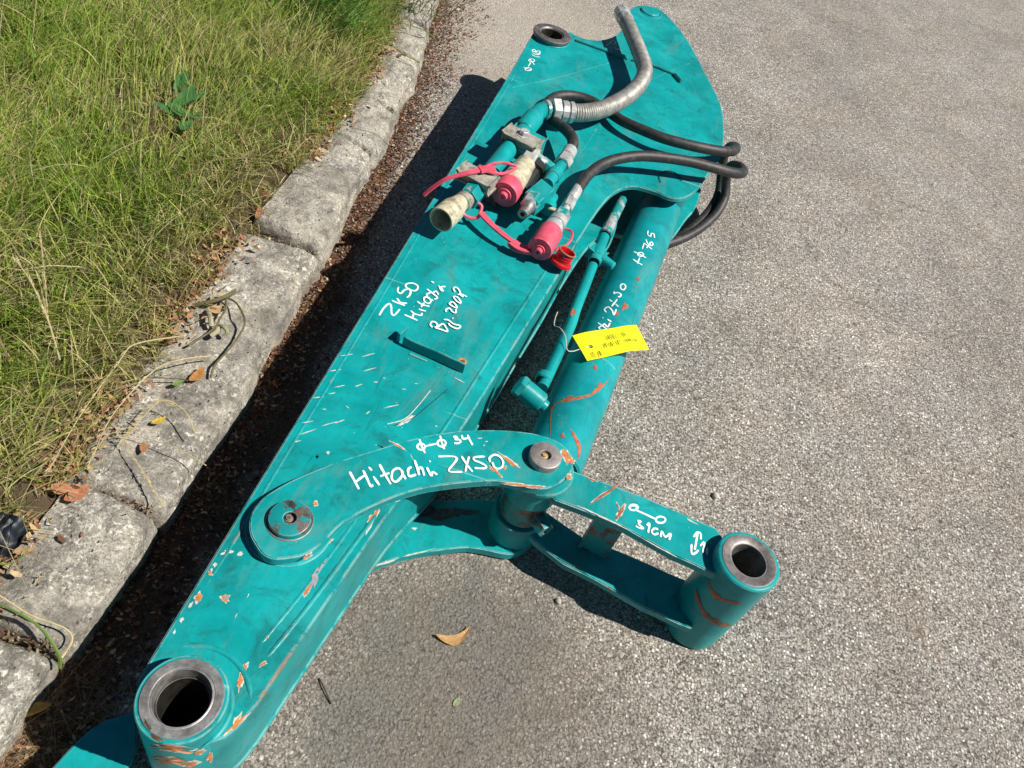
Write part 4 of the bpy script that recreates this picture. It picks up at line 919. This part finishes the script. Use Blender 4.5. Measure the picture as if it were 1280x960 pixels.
# cross web between the beams
wa, wb = at(727, 640, HT - .014), at(778, 664, HT - .014); 
wc = (at(735, 622, HT) + at(760, 640, HT)) / 2
prism('cross_web', [(.172, .640), (.214, .638), (.214, .648), (.172, .650)], .090, HT - .014, MSTEELP, bl, bev=.001)
writing('handwriting', [ell(125, 155, 56, 38), ell(120, 160, 48, 32, 10), [(150, 188), (280, 245), (415, 310)], ell(485, 320, 64, 42), [(175, 335), (218, 342), (192, 375), (255, 432), (210, 432), (152, 405)], [(300, 398), (335, 368), (318, 495)],
 [(452, 448), (400, 438), (365, 480), (400, 518), (455, 500)], [(485, 550), (502, 478), (545, 550), (615, 508), (597, 592)]], 780, 620, 10.667, P(HT), .0033, bl)
writing('handwriting', [[(925, 548), (980, 488), (1020, 508), (1020, 582)], [(978, 500), (960, 610), (938, 722)], [(898, 645), (900, 768), (950, 762), (988, 722)], [(1012, 668), (1068, 622), (1045, 758)], [(1108, 690), (1098, 788)]],
 780, 620, 10.667, P(HT), .0033, bl)
chipset([(757, 617, 20, 1.3, -35), (775, 642, 8, 2.4, -60), (772, 632, 3, 1, 60), (740, 600, 5, 1, 20)], P(HT), bl, MORGR)
chips('paint_chip', [(760, 650, 24, 1.0, 25), (735, 638, 12, .8, 25), (830, 688, 18, .8, 28), (865, 652, 8, .8, 28), (790, 612, 14, .7, 22), (835, 632, 10, .7, 25)], P(HT), bl, MPALE)
pj = barrel((pH.x, pH.y), .0441)
def bandpts(l): return [pj(830 + x / 6, 650 + y / 6)[0] for x, y in l]
def scrape(l, w_, parent, mat, pj=pj, lift=.0004, nm='scraped_metal'):
    V, F = [], []; Q = catmull([Vector((x, y, 0)) for x, y in l], 6); n = len(Q)
    for i, q in enumerate(Q):
        t = i / (n - 1); d = (Q[min(i + 1, n - 1)] - Q[max(i - 1, 0)]).normalized(); s_ = Vector((-d.y, d.x, 0)); ww = w_ * math.sin(math.pi * (t * .92 + .04)) * (1 + .7 * noise.noise(Vector((i * .5, w_, l[0][0]))))
        for sg in (-1, 0, 1): p, nn = pj(q.x + s_.x * ww * sg, q.y + s_.y * ww * sg); V.append(p + nn * lift)
    for i in range(n - 1): a = i * 3; F += [[a, a + 1, a + 4, a + 3], [a + 1, a + 2, a + 5, a + 4]]
    return mesh(nm, V, F, mat, parent)
scrape([(884, 725), (892, 742), (905, 750), (928, 755)], 2.6, bl, MORGR)
scrape([(870, 735), (874, 755), (886, 772), (902, 780), (914, 782)], 3.4, bl, MORGR)
scrape([(872, 740), (880, 765), (893, 776), (905, 780)], 1.6, bl, MDARKM, lift=.0007)
# ================================================================== CYLINDER
ca_, cb3 = at(824, 262, .130), at(704, 545, .130)
cdir = (ca_ - cb3).normalized(); RC = .0475
cyl = empty('hydraulic_cylinder', (cb3.x, cb3.y, .13), 'teal hydraulic cylinder beside the arm marked ZX50 and 765', 'hydraulic cylinder')
Lc = (ca_ - cb3).length
lathe('barrel', cb3, cdir, [(-.07, 0), (-.07, .044), (-.067, RC), (Lc - .004, RC), (Lc, RC - .004), (Lc, 0)], MTC, cyl, 72)
eye = colz('rod_eye', pR, .104, .154, .034, MSTEELP, cyl)
boxo('rod_end', (pR + (cb3 - pR) * .5) * 1.0 + Vector((0, 0, .129 - (pR.z + cb3.z) / 2)), (cb3 - pR).normalized() * Vector((1, 1, 0)) * .05, cdir.cross(Vector((0, 0, 1))) * .026, Vector((0, 0, .024)), MTC, cyl)
gp = at(675, 655, .125)
dgp = (Vector((gp.x, gp.y, 0)) - Vector((pR.x, pR.y, 0))).normalized(); g0 = Vector((pR.x, pR.y, .128)) + dgp * .030
lathe('grease_nipple_boss', g0, dgp, [(0, .014), (.024, .0135), (.027, .0120), (.027, .006), (.018, .005), (.018, 0)], MSTEELP, cyl, 6)
colz('pivot_pin', pR, .095, .162, .024, MSTEEL, cyl)
tube('clevis', [ca_, ca_ + cdir * .07], .036, MTC, cyl, smooth_path=False)
colz('pivot_eye', hp, .098, .185, .036, MTC, cyl)
def cylproj(A, D, r):
    def f(x, y):
        o = Vector((0, 0, CAMH)); d = (ROT @ Vector((x - 640, y - 480, FPX))).normalized(); w0 = o - A
        dp = d - D * d.dot(D); wp = w0 - D * w0.dot(D); a = dp.dot(dp); b = 2 * dp.dot(wp); c = wp.dot(wp) - r * r; q = max(0, b * b - 4 * a * c); t = (-b - math.sqrt(q)) / (2 * a)
        p = o + d * t; n_ = (p - A) - D * (p - A).dot(D); return p, n_.normalized()
    return f
cp = cylproj(cb3, cdir, RC)
writing('handwriting', [[(352, 302), (390, 330), (430, 352)], [(408, 290), (388, 342)], [(358, 238), (410, 262), (462, 292)], ell(415, 262, 24, 16), [(430, 215), (446, 166)], [(446, 166), (478, 192), (512, 218)], [(466, 208), (486, 176)], [(462, 136), (474, 168), (500, 188), (518, 178), (512, 160), (496, 164), (492, 184)], [(480, 60), (474, 92)], [(474, 92), (500, 110), (506, 86), (528, 90), (532, 122)]],
 740, 280, 6.857, cp, .0030, cyl)
writing('handwriting', [
 ell(265, 540, 22, 25), [(192, 578), (185, 600)], [(185, 600), (215, 590), (246, 602), (240, 625), (220, 626)], [(150, 650), (228, 712)], [(216, 648), (166, 710)], [(122, 760), (106, 735), (140, 714), (172, 745), (186, 782), (206, 735)],
 [(132, 820), (166, 842)], [(90, 806), (98, 812)], [(50, 850), (90, 878), (128, 906)], [(90, 880), (105, 860), (132, 886), (152, 852)], [(80, 880), (58, 892), (70, 910)]],
 740, 280, 6.857, cp, .0033, cyl)
chipset([(708, 499, 6, 2.6, -15), (747, 486, 6, 3, -50), (780, 384, 4, 2.4, -40), (770, 392, 2, 1.5, 0), (744, 460, 3, 2, 60), (797, 349, 2, 1.5, 0), (703, 545, 2, 2, 0)], cp, cyl, MORGR, MORGR)
scrape([(688, 545), (688, 525), (692, 508), (702, 502), (722, 498), (740, 493), (752, 484), (762, 472)], 1.5, cyl, MORGR, cp)
scrape([(722, 575), (724, 560), (718, 545), (712, 536)], 2.2, cyl, MORGR, cp)
# oil pipe along the cylinder
pipe = empty('oil_pipe', at(720, 385, .17), 'thin teal oil pipe with a banjo block, lying along the cylinder', 'hydraulic pipe')
def rp(px, p): return px * mpp(p)
pz = .185
tube('pipe', [at(741, 332, pz), at(731, 358, pz), at(720, 386, pz), at(714, 405, pz), at(703, 430, pz - .004), at(688, 463, pz - .008), at(678, 484, pz - .010)], rp(6.8, at(715, 400, pz)), MTN, pipe, 20)
a_, b_ = at(681, 470, pz - .009), at(672, 490, pz - .012); d_ = (b_ - a_).normalized()
lathe('collar', a_, d_, [(-.004, .0095), (-.002, .0125), (.008, .0135), (.011, .011)], MTN, pipe, 20)
a_, b_ = at(651, 483, pz - .004), at(681, 508, pz - .022); d_ = (b_ - a_).normalized(); Lb = (b_ - a_).length
lathe('banjo_block', a_, d_, [(.004, 0), (.004, .0165), (.016, .0170), (Lb - .010, .0170), (Lb - .007, .0145), (Lb - .007, 0)], MTN, pipe, 32)
lathe('banjo_bolt', a_, d_, [(-.006, 0), (-.006, .0165), (-.004, .0180), (.0035, .0180), (.0035, 0)], MTN, pipe, 6, ang=20)
lathe('plug', a_, d_, [(Lb - .008, .010), (Lb + .001, .010), (Lb + .002, .008), (Lb + .002, 0)], MTN, pipe, 20)
a_, b_ = at(743, 327, pz), at(755, 296, pz); d_ = (b_ - a_).normalized(); Lk = (b_ - a_).length
lathe('collar', a_, d_, [(-.002, .010), (0, .0125), (.010, .0125), (.012, .0105), (.016, .0105), (.018, .0135), (.036, .0145), (.038, .011), (Lk, .0105)], MTN, pipe, 24)
a_ = at(757, 292, pz); b_ = at(778, 250, pz); d_ = (b_ - a_).normalized(); Lk = (b_ - a_).length
lathe('fitting', a_, d_, [(-.004, .009), (-.003, .0125), (.006, .0125), (.008, .0105), (.020, .0115), (.026, .0122), (.028, .0105), (Lk - .016, .0100), (Lk - .012, .0085), (Lk, .0095), (Lk + .002, .0085), (Lk + .002, 0)], MZINCT, pipe, 24)
a_ = at(747, 318, pz + .004); b_ = at(766, 333, pz); d_ = (b_ - a_).normalized(); Lk = (b_ - a_).length
lathe('clip_bolt', a_, d_, [(-.004, 0), (-.004, .009), (.006, .009), (.007, .006), (.012, .006), (.013, .0085), (Lk, .0085), (Lk + .002, .0065), (Lk + .002, 0)], MTN, pipe, 14)
boxo('clip', at(746, 318, pz), d_ * .016, d_.cross(Vector((0, 0, 1))) * .010, Vector((0, 0, .010)), MTN, pipe)
tube('pipe_bracket', [at(772, 268, pz - .012), at(768, 288, pz - .010), at(760, 308, pz - .008), at(752, 318, pz - .006)], .0022, MTN, pipe, 8)
chips('paint_chip', [(716, 391, 3, 5, 25)], lambda x, y: (at(x, y, pz + .0105), Vector((0, 0, 1))), pipe, MORGR)

# ================================================================== TAG
tq = [at(715.4, 419.5, .184), at(795.5, 406.6, .188), at(811.9, 436.3, .180), at(733.8, 451.6, .182)]
tag = empty('paper_tag', tq[0], 'yellow paper tag with dark handwriting tied to the oil pipe, lying across the cylinder', 'tag')
def tp(u, v, l=0.0):
    p = (tq[0] * (1 - u) + tq[1] * u) * (1 - v) + (tq[3] * (1 - u) + tq[2] * u) * v
    return p + Vector((0, 0, l + .004 * math.sin(u * 3.1) + .0012 * math.sin(u * 9 + v * 2)))
V, F = [], []; nu, nv = 24, 12; hole = (.155, .55)
for l in (0, -.0004):
    for j in range(nv + 1):
        for i in range(nu + 1): V.append(tp(i / nu, j / nv, l))
w_ = nu + 1; off = (nu + 1) * (nv + 1)
for j in range(nv):
    for i in range(nu):
        a = j * w_ + i; F += [[a, a + 1, a + w_ + 1, a + w_], [a + off, a + w_ + off, a + w_ + 1 + off, a + 1 + off]]
for i in range(nu): F += [[i, i + off, i + 1 + off, i + 1], [nv * w_ + i, nv * w_ + i + 1, nv * w_ + i + 1 + off, nv * w_ + i + off]]
for j in range(nv): F += [[j * w_, (j + 1) * w_, (j + 1) * w_ + off, j * w_ + off], [j * w_ + nu, j * w_ + nu + off, (j + 1) * w_ + nu + off, (j + 1) * w_ + nu]]
mesh('card', V, F, MYEL, tag)
hc = tp(.155, .55, .0008); lathe('punched_hole', hc, (0, 0, 1), [(0, .0034), (.0001, 0)], MINK, tag, 16)
FONT = {'0': [ell(.5, .5, .4, .5, 12)], '1': [[(.3, .2), (.6, 0), (.6, 1)]], '2': [[(.1, .2), (.5, 0), (.9, .25), (.1, 1), (.9, 1)]], '3': [[(.1, .1), (.6, 0), (.8, .25), (.4, .45), (.9, .7), (.5, 1), (.1, .9)]], '5': [[(.9, 0), (.2, 0), (.15, .45), (.7, .45), (.85, .75), (.5, 1), (.1, .95)]], '7': [[(.1, 0), (.9, 0), (.4, 1)]], '8': [ell(.5, .25, .3, .25, 10), ell(.5, .74, .38, .26, 10)], '.': [[(.4, .95), (.5, 1)]],
 'H': [[(.1, 0), (.1, 1)], [(.8, 0), (.8, 1)], [(.1, .5), (.8, .5)]], 'i': [[(.5, .4), (.5, 1)], [(.5, .15), (.52, .2)]], 't': [[(.5, .1), (.5, 1)], [(.2, .4), (.8, .4)]], 'a': [ell(.45, .7, .33, .3, 10), [(.8, .4), (.85, 1)]], 'c': [[(.8, .45), (.4, .4), (.2, .7), (.4, 1), (.8, .95)]], 'h': [[(.2, 0), (.2, 1)], [(.2, .6), (.6, .45), (.8, 1)]], 'Z': [[(.1, 0), (.9, 0), (.1, 1), (.9, 1)]], 'X': [[(.1, 0), (.9, 1)], [(.9, 0), (.1, 1)]], 'U': [[(.1, 0), (.15, .8), (.5, 1), (.85, .8), (.9, 0)]], 'R': [[(.15, 1), (.15, 0), (.7, .05), (.75, .4), (.2, .5), (.85, 1)]], 'B': [[(.15, 1), (.15, 0), (.7, .1), (.6, .45), (.2, .5), (.8, .6), (.75, .95), (.15, 1)]], 'j': [[(.6, .4), (.55, 1.2), (.1, 1.3)], [(.6, .15), (.62, .2)]]}
def tagtext(txt, u0, v0, cw, ch):
    st = []
    for i, c in enumerate(txt):
        for s_ in FONT.get(c, []): st.append([(u0 - (i + x * .75) * cw, v0 - y * ch + .01 * math.sin(i * 2.1)) for x, y in s_])
    return st
st = tagtext('07.33', .245, .93, .032, .17) + tagtext('Hitachi ZX 50 UR', .86, .70, .0335, .15) + tagtext('Bj. 2008', .72, .44, .036, .15)
writing('ink_text', st, 0, 0, 1, lambda x, y: (tp(x, y, .0004), Vector((0, 0, 1))), .0010, tag, MINK)
tube('string', [tp(.155, .55, .001), at(723, 437, .182), at(716, 439, .184), at(709, 437, .190), at(706.5, 420, .200), at(700, 410, .203), at(693, 407, .190), at(694, 398, .175), at(697, 390, .170)], .0008, MSTR, tag, 6)

# ================================================================== HOSES AND COUPLINGS on the plate
def seg(name, a, b, prof, mat, par, sides=24, ang=35, rot=0.0, **k):
    """prof: (fraction along a-b, radius in picture px at a)"""
    A, B = Vector(a), Vector(b); L = (B - A).length; m_ = mpp(A)
    return lathe(name, A, B - A, [(f * L, r * m_) for f, r in prof], mat, par, sides, ang=ang, rot=rot, **k)
cz_ = .252
cpl = empty('coupling_pipe', at(640, 185, ZT), 'thick teal pipe clamped to the arm, ending in an open cream coupling', 'hydraulic pipe')
A1, B1 = at(672, 141, cz_), at(600, 232, cz_)
tube('pipe', [at(686, 137.5, cz_), at(679, 137.5, cz_), at(671, 143, cz_), at(658, 160, cz_), at(630, 194, cz_), at(600, 232, cz_)], rp(11, at(640, 190, cz_)), MTN, cpl, 28, 6)
seg('collar', at(668, 147, cz_), at(654, 164, cz_), [(0, 11), (.05, 12.6), (.9, 12.8), (1, 11)], MTN, cpl, 28)
seg('weld_ring', at(680, 137.5, cz_), at(686, 137.5, cz_), [(0, 10.5), (.2, 12.2), (.8, 12.2), (1, 10.5)], MZINCT, cpl, 24)
seg('swivel_nut', at(688, 137.8, cz_), at(698, 138.5, cz_), [(-.25, 11), (-.02, 11), (0, 15), (.06, 16), (.94, 16), (1, 15), (1.02, 9)], MZINC, cpl, 6, 20, .5)
def clampblock(c, l0, l1, halfw, zc, th, mat, nm):
    a, b = at(*l0, zc), at(*l1, zc); ax = (b - a) / 2; ay = ax.normalized().cross(Vector((0, 0, 1))) * halfw
    return boxo(nm, (a + b) / 2, ax, ay, Vector((0, 0, th)), mat, cpl, .003)
clampblock(None, (633, 166), (672, 186), .017, .268, .0095, MCLAMP, 'clamp_plate')
clampblock(None, (640, 172), (676, 190), .012, .235, .024, MTN, 'clamp_block')
bq = at(656, 164, .285); lathe('bolt', Vector((bq.x, bq.y, .277)), (0, 0, 1), [(0, 0), (0, .0155), (.0018, .0155), (.0018, .0095), (.009, .0095), (.010, .0085), (.010, 0)], MZINC, cpl, 6, ang=20)
clampblock(None, (577, 213), (616, 233), .016, .268, .0085, MCLAMP, 'clamp_plate')
clampblock(None, (594, 224), (625, 240), .010, .233, .022, MSTEELD, 'clamp_block')
seg('hex_adapter', at(606, 224, cz_), at(585, 250, cz_), [(0, 11), (.02, 14), (.9, 14), (1, 12.5), (1.01, 0)], MTN, cpl, 6, 20, .3)
seg('coupling_neck', at(591, 243, cz_), at(572, 257, cz_), [(0, 11), (.05, 12.5), (.35, 12.5), (.38, 10.5), (.5, 10.5), (.52, 12), (.75, 12), (.78, 10.5), (1, 10.5)], MCLAMP, cpl, 32)
seg('coupling_cup', at(577, 252, cz_), at(551, 275, cz_), [(0, 11), (.2, 12), (.45, 15.5), (.95, 16.2), (1.0, 15.8), (1.0, 14.2), (.92, 13.4), (.35, 12.2), (.32, 0)], MCREAM, cpl, 40)
seg('coupling_core', at(577, 252, cz_), at(551, 275, cz_), [(.3, 6), (.62, 6), (.66, 4.5), (.66, 0)], MRUST, cpl, 20)
# capped coupling
qc = empty('quick_coupling', at(645, 225, ZT), 'cream quick coupling with a round pink dust cap, second from the left', 'coupling')
q0, q1 = at(662, 197, cz_ + .004), at(628, 245, cz_ + .004)
seg('hex_nut', at(666, 193, cz_), at(657, 206, cz_), [(0, 9), (.02, 12.5), (.95, 12.5), (1, 10)], MZINC, qc, 6, 20)
seg('body', at(658, 204, cz_), at(633, 239, cz_), [(0, 11), (.05, 12.5), (.2, 12.5), (.22, 13.5), (.5, 15.2), (.85, 15.8), (1, 15)], MCREAM, qc, 32)
seg('dust_cap', at(638, 233, cz_), at(626, 249, cz_), [(0, 16.5), (.05, 17.2), (.6, 17.2), (.66, 16.4), (.62, 14.5), (.62, 10), (.72, 9.2), (.72, 6), (.86, 5.2), (.86, 2), (.8, 1.6), (.8, 0)], MPINK, qc, 40)
seg('bracket', at(672, 207, cz_ - .012), at(650, 238, cz_ - .02), [(0, 0), (0, 15), (.3, 16), (.32, 11), (1, 10), (1, 0)], MBLACK, qc, 8, 20)
boxo('bracket_plate', at(668, 212, ZT + .022), Vector((.020, .004, 0)), Vector((-.002, .016, 0)), Vector((0, 0, .003)), MBLACK, qc)
tube('elbow', [at(662, 197, cz_), at(667, 196, cz_ + .002), at(674, 201, cz_), at(684, 209, cz_ - .006)], rp(8, at(670, 200, cz_)), MZINCT, qc, 20)
seg('elbow_nut', at(676, 203, cz_ - .004), at(689, 214, cz_ - .008), [(0, 7), (.02, 9.5), (.9, 9.5), (1, 8), (1, 0)], MTN, qc, 6, 20)
# pink strap 1 over the pipe
def strap(name, pts, w0, w1, th, mat, par, nm='strap'):
    Q = catmull([at(*p) for p in pts], 8); n = len(Q); V, F = [], []
    for i, q in enumerate(Q):
        d = (Q[min(i + 1, n - 1)] - Q[max(i - 1, 0)]).normalized(); s_ = d.cross(Vector((0, 0, 1))).normalized(); t = i / (n - 1); ww = (w0 + (w1 - w0) * t) / 2; up = s_.cross(d)
        V += [q + s_ * ww + up * th / 2, q - s_ * ww + up * th / 2, q - s_ * ww - up * th / 2, q + s_ * ww - up * th / 2]
    for i in range(n - 1):
        for k in range(4): F.append([i * 4 + k, i * 4 + (k + 1) % 4, (i + 1) * 4 + (k + 1) % 4, (i + 1) * 4 + k])
    F += [[0, 1, 2, 3], [(n - 1) * 4 + k for k in (3, 2, 1, 0)]]
    return mesh(nm, V, F, mat, par)
s1 = empty('dust_cap_strap', at(590, 215, .28), 'loose pink plastic strap lying over the thick pipe, free end hanging left', 'strap')
strap('', [(530, 244, .232), (543, 233, .250), (560, 223, .268), (585, 216, .281), (607, 211, .283)], .007, .010, .003, MPINK, s1)
tube('eye', [at(*p) for p in [(604, 211, .283), (613, 206, .285), (625, 203.5, .284), (637, 205, .283), (645, 208.5, .280), (640, 213, .279), (628, 217, .280), (615, 216, .282), (604, 212, .283)]], .0028, MPINK, s1, 8)
strap('', [(600, 212, .284), (610, 211, .285), (619, 211, .285)], .018, .010, .004, MPINK, s1, 'tab')
# pink strap 2 : ring round the cream neck and cap tail
s2 = empty('dust_cap_strap', at(610, 280, .235), 'pink strap with a big ring, running from the open coupling to the lower pink cap', 'strap')
tube('ring', [at(*p) for p in [(600, 266, .238), (602, 258, .246), (596, 253, .250), (587, 253, .250), (580, 257, .244), (577, 263, .236), (581, 269, .230), (590, 273, .228), (598, 271, .232), (600, 266, .238)]], .0030, MPINK, s2, 8)
strap('', [(601, 266, .238), (612, 278, .237), (625, 290, .235), (638, 300, .232), (648, 306, .230)], .012, .008, .0035, MPINK, s2)
tube('loop', [at(*p) for p in [(638, 299, .232), (636, 305, .227), (642, 312, .224), (655, 316, .224), (664, 317, .226)]], .0028, MPINK, s2, 8)
strap('', [(640, 302, .231), (650, 309, .229), (664, 312, .230)], .018, .020, .003, MPINK, s2, 'tab')
# valve block
vb = empty('valve_block', at(675, 240, ZT), 'square teal valve block with a bare steel nipple, between the two pink caps', 'valve')
bq_ = [at(x, y, .262) for x, y in [(656.8, 239.7), (677, 223), (693.7, 236), (672.5, 254)]]
prism('block', [(p.x, p.y) for p in bq_], .232, .262, MTN, vb, bev=.0012)
seg('neck', at(684, 230, .247), at(705, 202, .249), [(0, 0), (0, 8), (.28, 8), (.30, 9.8), (.5, 9.8), (.53, 7.8), (1, 7.4), (1, 0)], MTN, vb)
seg('hex_fitting', at(668, 248, .25), at(660, 258, .25), [(0, 9), (.02, 11.5), (.9, 11.5), (1, 9), (1, 0)], MZINCT, vb, 6, 20, .2)
seg('nipple', at(662, 256, .25), at(653, 268, .25), [(0, 9), (.3, 9), (.45, 7.5), (1, 6.5), (1, 3.2), (.5, 3), (.5, 0)], MSTEEL, vb, 24)
seg('mount_stud', at(692, 246, .232), at(684, 262, .232), [(0, 0), (0, 6), (.6, 6), (.62, 9), (1, 9), (1, 0)], MTN, vb, 12)
# hose A
ha = empty('hydraulic_hose', at(760, 140, ZT), 'black rubber hose looping from the valve block under the wire-wound hose to the head edge', 'hose')
hz = .228
pa_ = [(712, 190, .250), (716, 181, .256), (714.5, 171, .258), (706, 161, .252), (696, 154, .244), (687, 145, .232), (683, 132, .226), (691, 123, .226), (705, 119.5, .226), (722, 121, .226), (740, 127, .226), (758, 138, .228), (778, 151, .236), (802, 162, .242), (830, 173, .246), (860, 181, .248), (888, 187, .246), (908, 189.5, .240), (918, 188, .230), (919, 184, .212), (912, 184, .19), (905, 195, .16), (902, 215, .12), (899, 240, .09), (888, 262, .065), (868, 283, .05), (846, 299, .04), (820, 312, .035)]
tube('hose', [at(*p) for p in pa_], .0112, MRUB, ha, 20, 6)
seg('ferrule', at(708, 196.5, .250), at(713.5, 187, .252), [(0, 7), (.05, 9), (.9, 9), (1, 7.5)], MZINC, ha, 20)
seg('hex_nut', at(701.5, 206, .25), at(708, 197, .25), [(0, 8), (.02, 10.5), (.9, 10.5), (1, 8)], MZINC, ha, 6, 20)
seg('sleeve', at(738, 126, .226), at(812, 166, .2435), [(0, 0), (0, .1), (.01, .1), (1, .1)], MRUB, ha, 8) if False else None
hbz = empty('hydraulic_hose', at(800, 195, ZT), 'black rubber hose curving from the lower pink-capped coupling across the head', 'hose')
pb_ = [(722, 238, .240), (728, 228, .244), (737, 217, .248), (752, 206, .252), (773, 198.5, .256), (800, 195, .258), (830, 197, .258), (862, 202, .256), (890, 209, .252), (912, 215, .244), (925, 217, .234), (929, 214, .220), (923, 208, .205), (913, 208, .18), (908, 222, .14), (906, 245, .10), (896, 266, .075), (877, 284, .058), (855, 297, .048), (830, 306, .042)]
tube('hose', [at(*p) for p in pb_], .0108, MRUB, hbz, 20, 6)
# lower coupling
lc = empty('quick_coupling', at(695, 280, ZT), 'zinc quick coupling with a long pink dust cap near the arm edge', 'coupling')
seg('crimp_ferrule', at(724.5, 233, .241), at(714, 249, .240), [(0, 5.5), (.05, 7), (.9, 7), (1, 6)], MZINC, lc, 14, 20)
seg('hex_nut', at(713.5, 250, .240), at(708, 260, .240), [(0, 6), (.02, 7.6), (.95, 7.6), (1, 6)], MZINC, lc, 6, 20)
seg('stem', at(709, 258, .240), at(701, 271, .240), [(0, 5), (1, 5)], MZINC, lc)
seg('hex_collar', at(703, 267, .240), at(699, 274, .240), [(0, 7), (.02, 11), (.95, 11), (1, 10)], MZINCT, lc, 6, 20)
seg('coupling_body', at(699, 274, .240), at(686, 292, .240), [(0, 10), (.05, 11.5), (.35, 11.5), (.38, 9.8), (.48, 9.8), (.5, 12.2), (.9, 12.2), (.95, 10.5), (1, 10.5)], MZINC, lc, 32)
seg('dust_cap', at(689, 289, .240), at(672, 316, .240), [(0, 13.5), (.04, 15.2), (.82, 15.8), (.86, 15), (.84, 13), (.84, 7.5), (.90, 7), (.90, 4.8), (1.0, 4.3), (1.0, 2), (.96, 1.6), (.96, 0)], MPINK, lc, 40)
boxo('brass_clip', at(695, 264, .245), (at(704, 268, .245) - at(688, 261, .245)) / 2, Vector((.003, .004, 0)), Vector((0, 0, .003)), MCREAM, lc, .001)
# red plug
rpz = empty('dust_plug', at(703, 322, ZT), 'open red dust plug tethered beside the lower pink cap', 'dust cap')
ra, rb = at(700, 329, .222), at(709.5, 314.5, .246)
seg('plug_flange', ra, rb, [(-.1, 0), (-.1, 12), (.0, 14.5), (.18, 14.5), (.25, 11), (.25, 0)], MRED, rpz, 36)
seg('plug_cup', ra, rb, [(.2, 11), (.45, 10.5), (.5, 11.4), (.60, 10.6), (.68, 11.4), (.78, 10.6), (1.0, 11.6), (1.02, 11.2), (1.02, 9.8), (.98, 9.4), (.5, 9), (.5, 0)], MRED, rpz, 36)
seg('worn_rim', ra, rb, [(.97, 11.6), (1.0, 12.1), (1.04, 11.6), (1.04, 10.3), (1.0, 10.1)], MREDRIM, rpz, 36)
tube('tether', [at(*p) for p in [(706, 286, .240), (713, 288, .242), (715.5, 293, .243), (713, 301, .240), (707, 307, .236), (699, 309, .232), (694, 314, .226)]], .0021, MPINK, rpz, 8)
# wire wound hose
wh = empty('guarded_hose', at(790, 110, ZT), 'thick hose wound in bright steel wire, curving up over the head plate', 'hose')
pw = [(697, 139, .252), (712, 140.5, .254), (730, 141, .256), (750, 137.5, .258), (770, 129, .258), (788, 117.5, .258), (801, 103, .258), (806, 88, .258), (801, 70, .258), (793, 50, .258), (786, 34, .256), (779, 20, .254)]
Q = catmull([at(*p) for p in pw], 24); cum = [0]
for a, b in zip(Q, Q[1:]): cum.append(cum[-1] + (b - a).length)
Lh = cum[-1]; m_ = int(Lh / .0017); QQ = []; j = 1
for i in range(m_ + 1):
    s_ = Lh * i / m_
    while j < len(cum) - 1 and cum[j] < s_: j += 1
    t = (s_ - cum[j - 1]) / max(1e-9, cum[j] - cum[j - 1]); QQ.append(Q[j - 1].lerp(Q[j], min(1, t)))
V, F = tube_vf(QQ, lambda t: .0178 + (.0009 if int(round(t * m_)) % 3 else -.0004) + .0004 * noise.noise(Vector((t * 40, 0, 0))), 28)
mesh('wire_guard', V, F, MGUARD, wh, ang=60)
seg('hose_nut', at(699, 138.8, .2525), at(709, 140, .2535), [(0, 10), (.3, 10.5), (.32, 13.2), (1.0, 13.2), (1.05, 11), (1.25, 11), (1.27, 13.0), (1.7, 13.2)], MZINC, wh, 12, 20)
e0, e1 = at(783.5, 28, .2555), at(776.5, 15.5, .2535)
seg('end_fitting', e0, e1, [(0, 8), (.02, 9.6), (.35, 9.8), (.4, 8.5), (.5, 8.5), (.52, 9.8), (1.1, 9.6), (1.15, 8), (1.15, 5), (.8, 4.5), (.8, 0)], MZINC, wh, 8, 20)

# ================================================================== teal piece under the bucket end
tpz = .105
tb = [at(x, y, tpz) for x, y in [(132, 900), (114, 910), (97, 925), (80, 943), (62, 963), (35, 1000), (10, 1060)]]
tb = [(p.x, p.y) for p in tb] + [(-.30, -.10), (-.20, -.10), (-.215, .05), (-.235, .15), (-.2405, .205), (-.262, .237)]
tpc = empty('boom_end', (tb[0][0], tb[0][1], 0), 'flat teal boom plate at the bottom left corner under the bucket pin boss', 'boom')
prism('plate', tb, tpz - .012, tpz, MTN, tpc, bev=.002)
prism('web', inset(tb, .012), .0, tpz - .012, MTN, tpc, bev=0)
# timber bearers that carry the arm (in its shade)

# repeats share a group
for base_, grp in [('fallen_leaf', 'fallen leaves lying about'), ('pebble', 'pebbles on the road'), ('grass_stalk', 'single stalks and blades at the kerb'), ('side_link', 'side links of the arm'),
                   ('hydraulic_hose', 'black rubber hoses'), ('quick_coupling', 'capped quick couplings'), ('dust_cap_strap', 'pink dust cap straps'), ('grass_tuft', 'green grass tufts at the far kerb')]:
    for o in list(bpy.data.objects):
        if o.parent is None and o.name.split('.')[0] == base_: o['group'] = grp
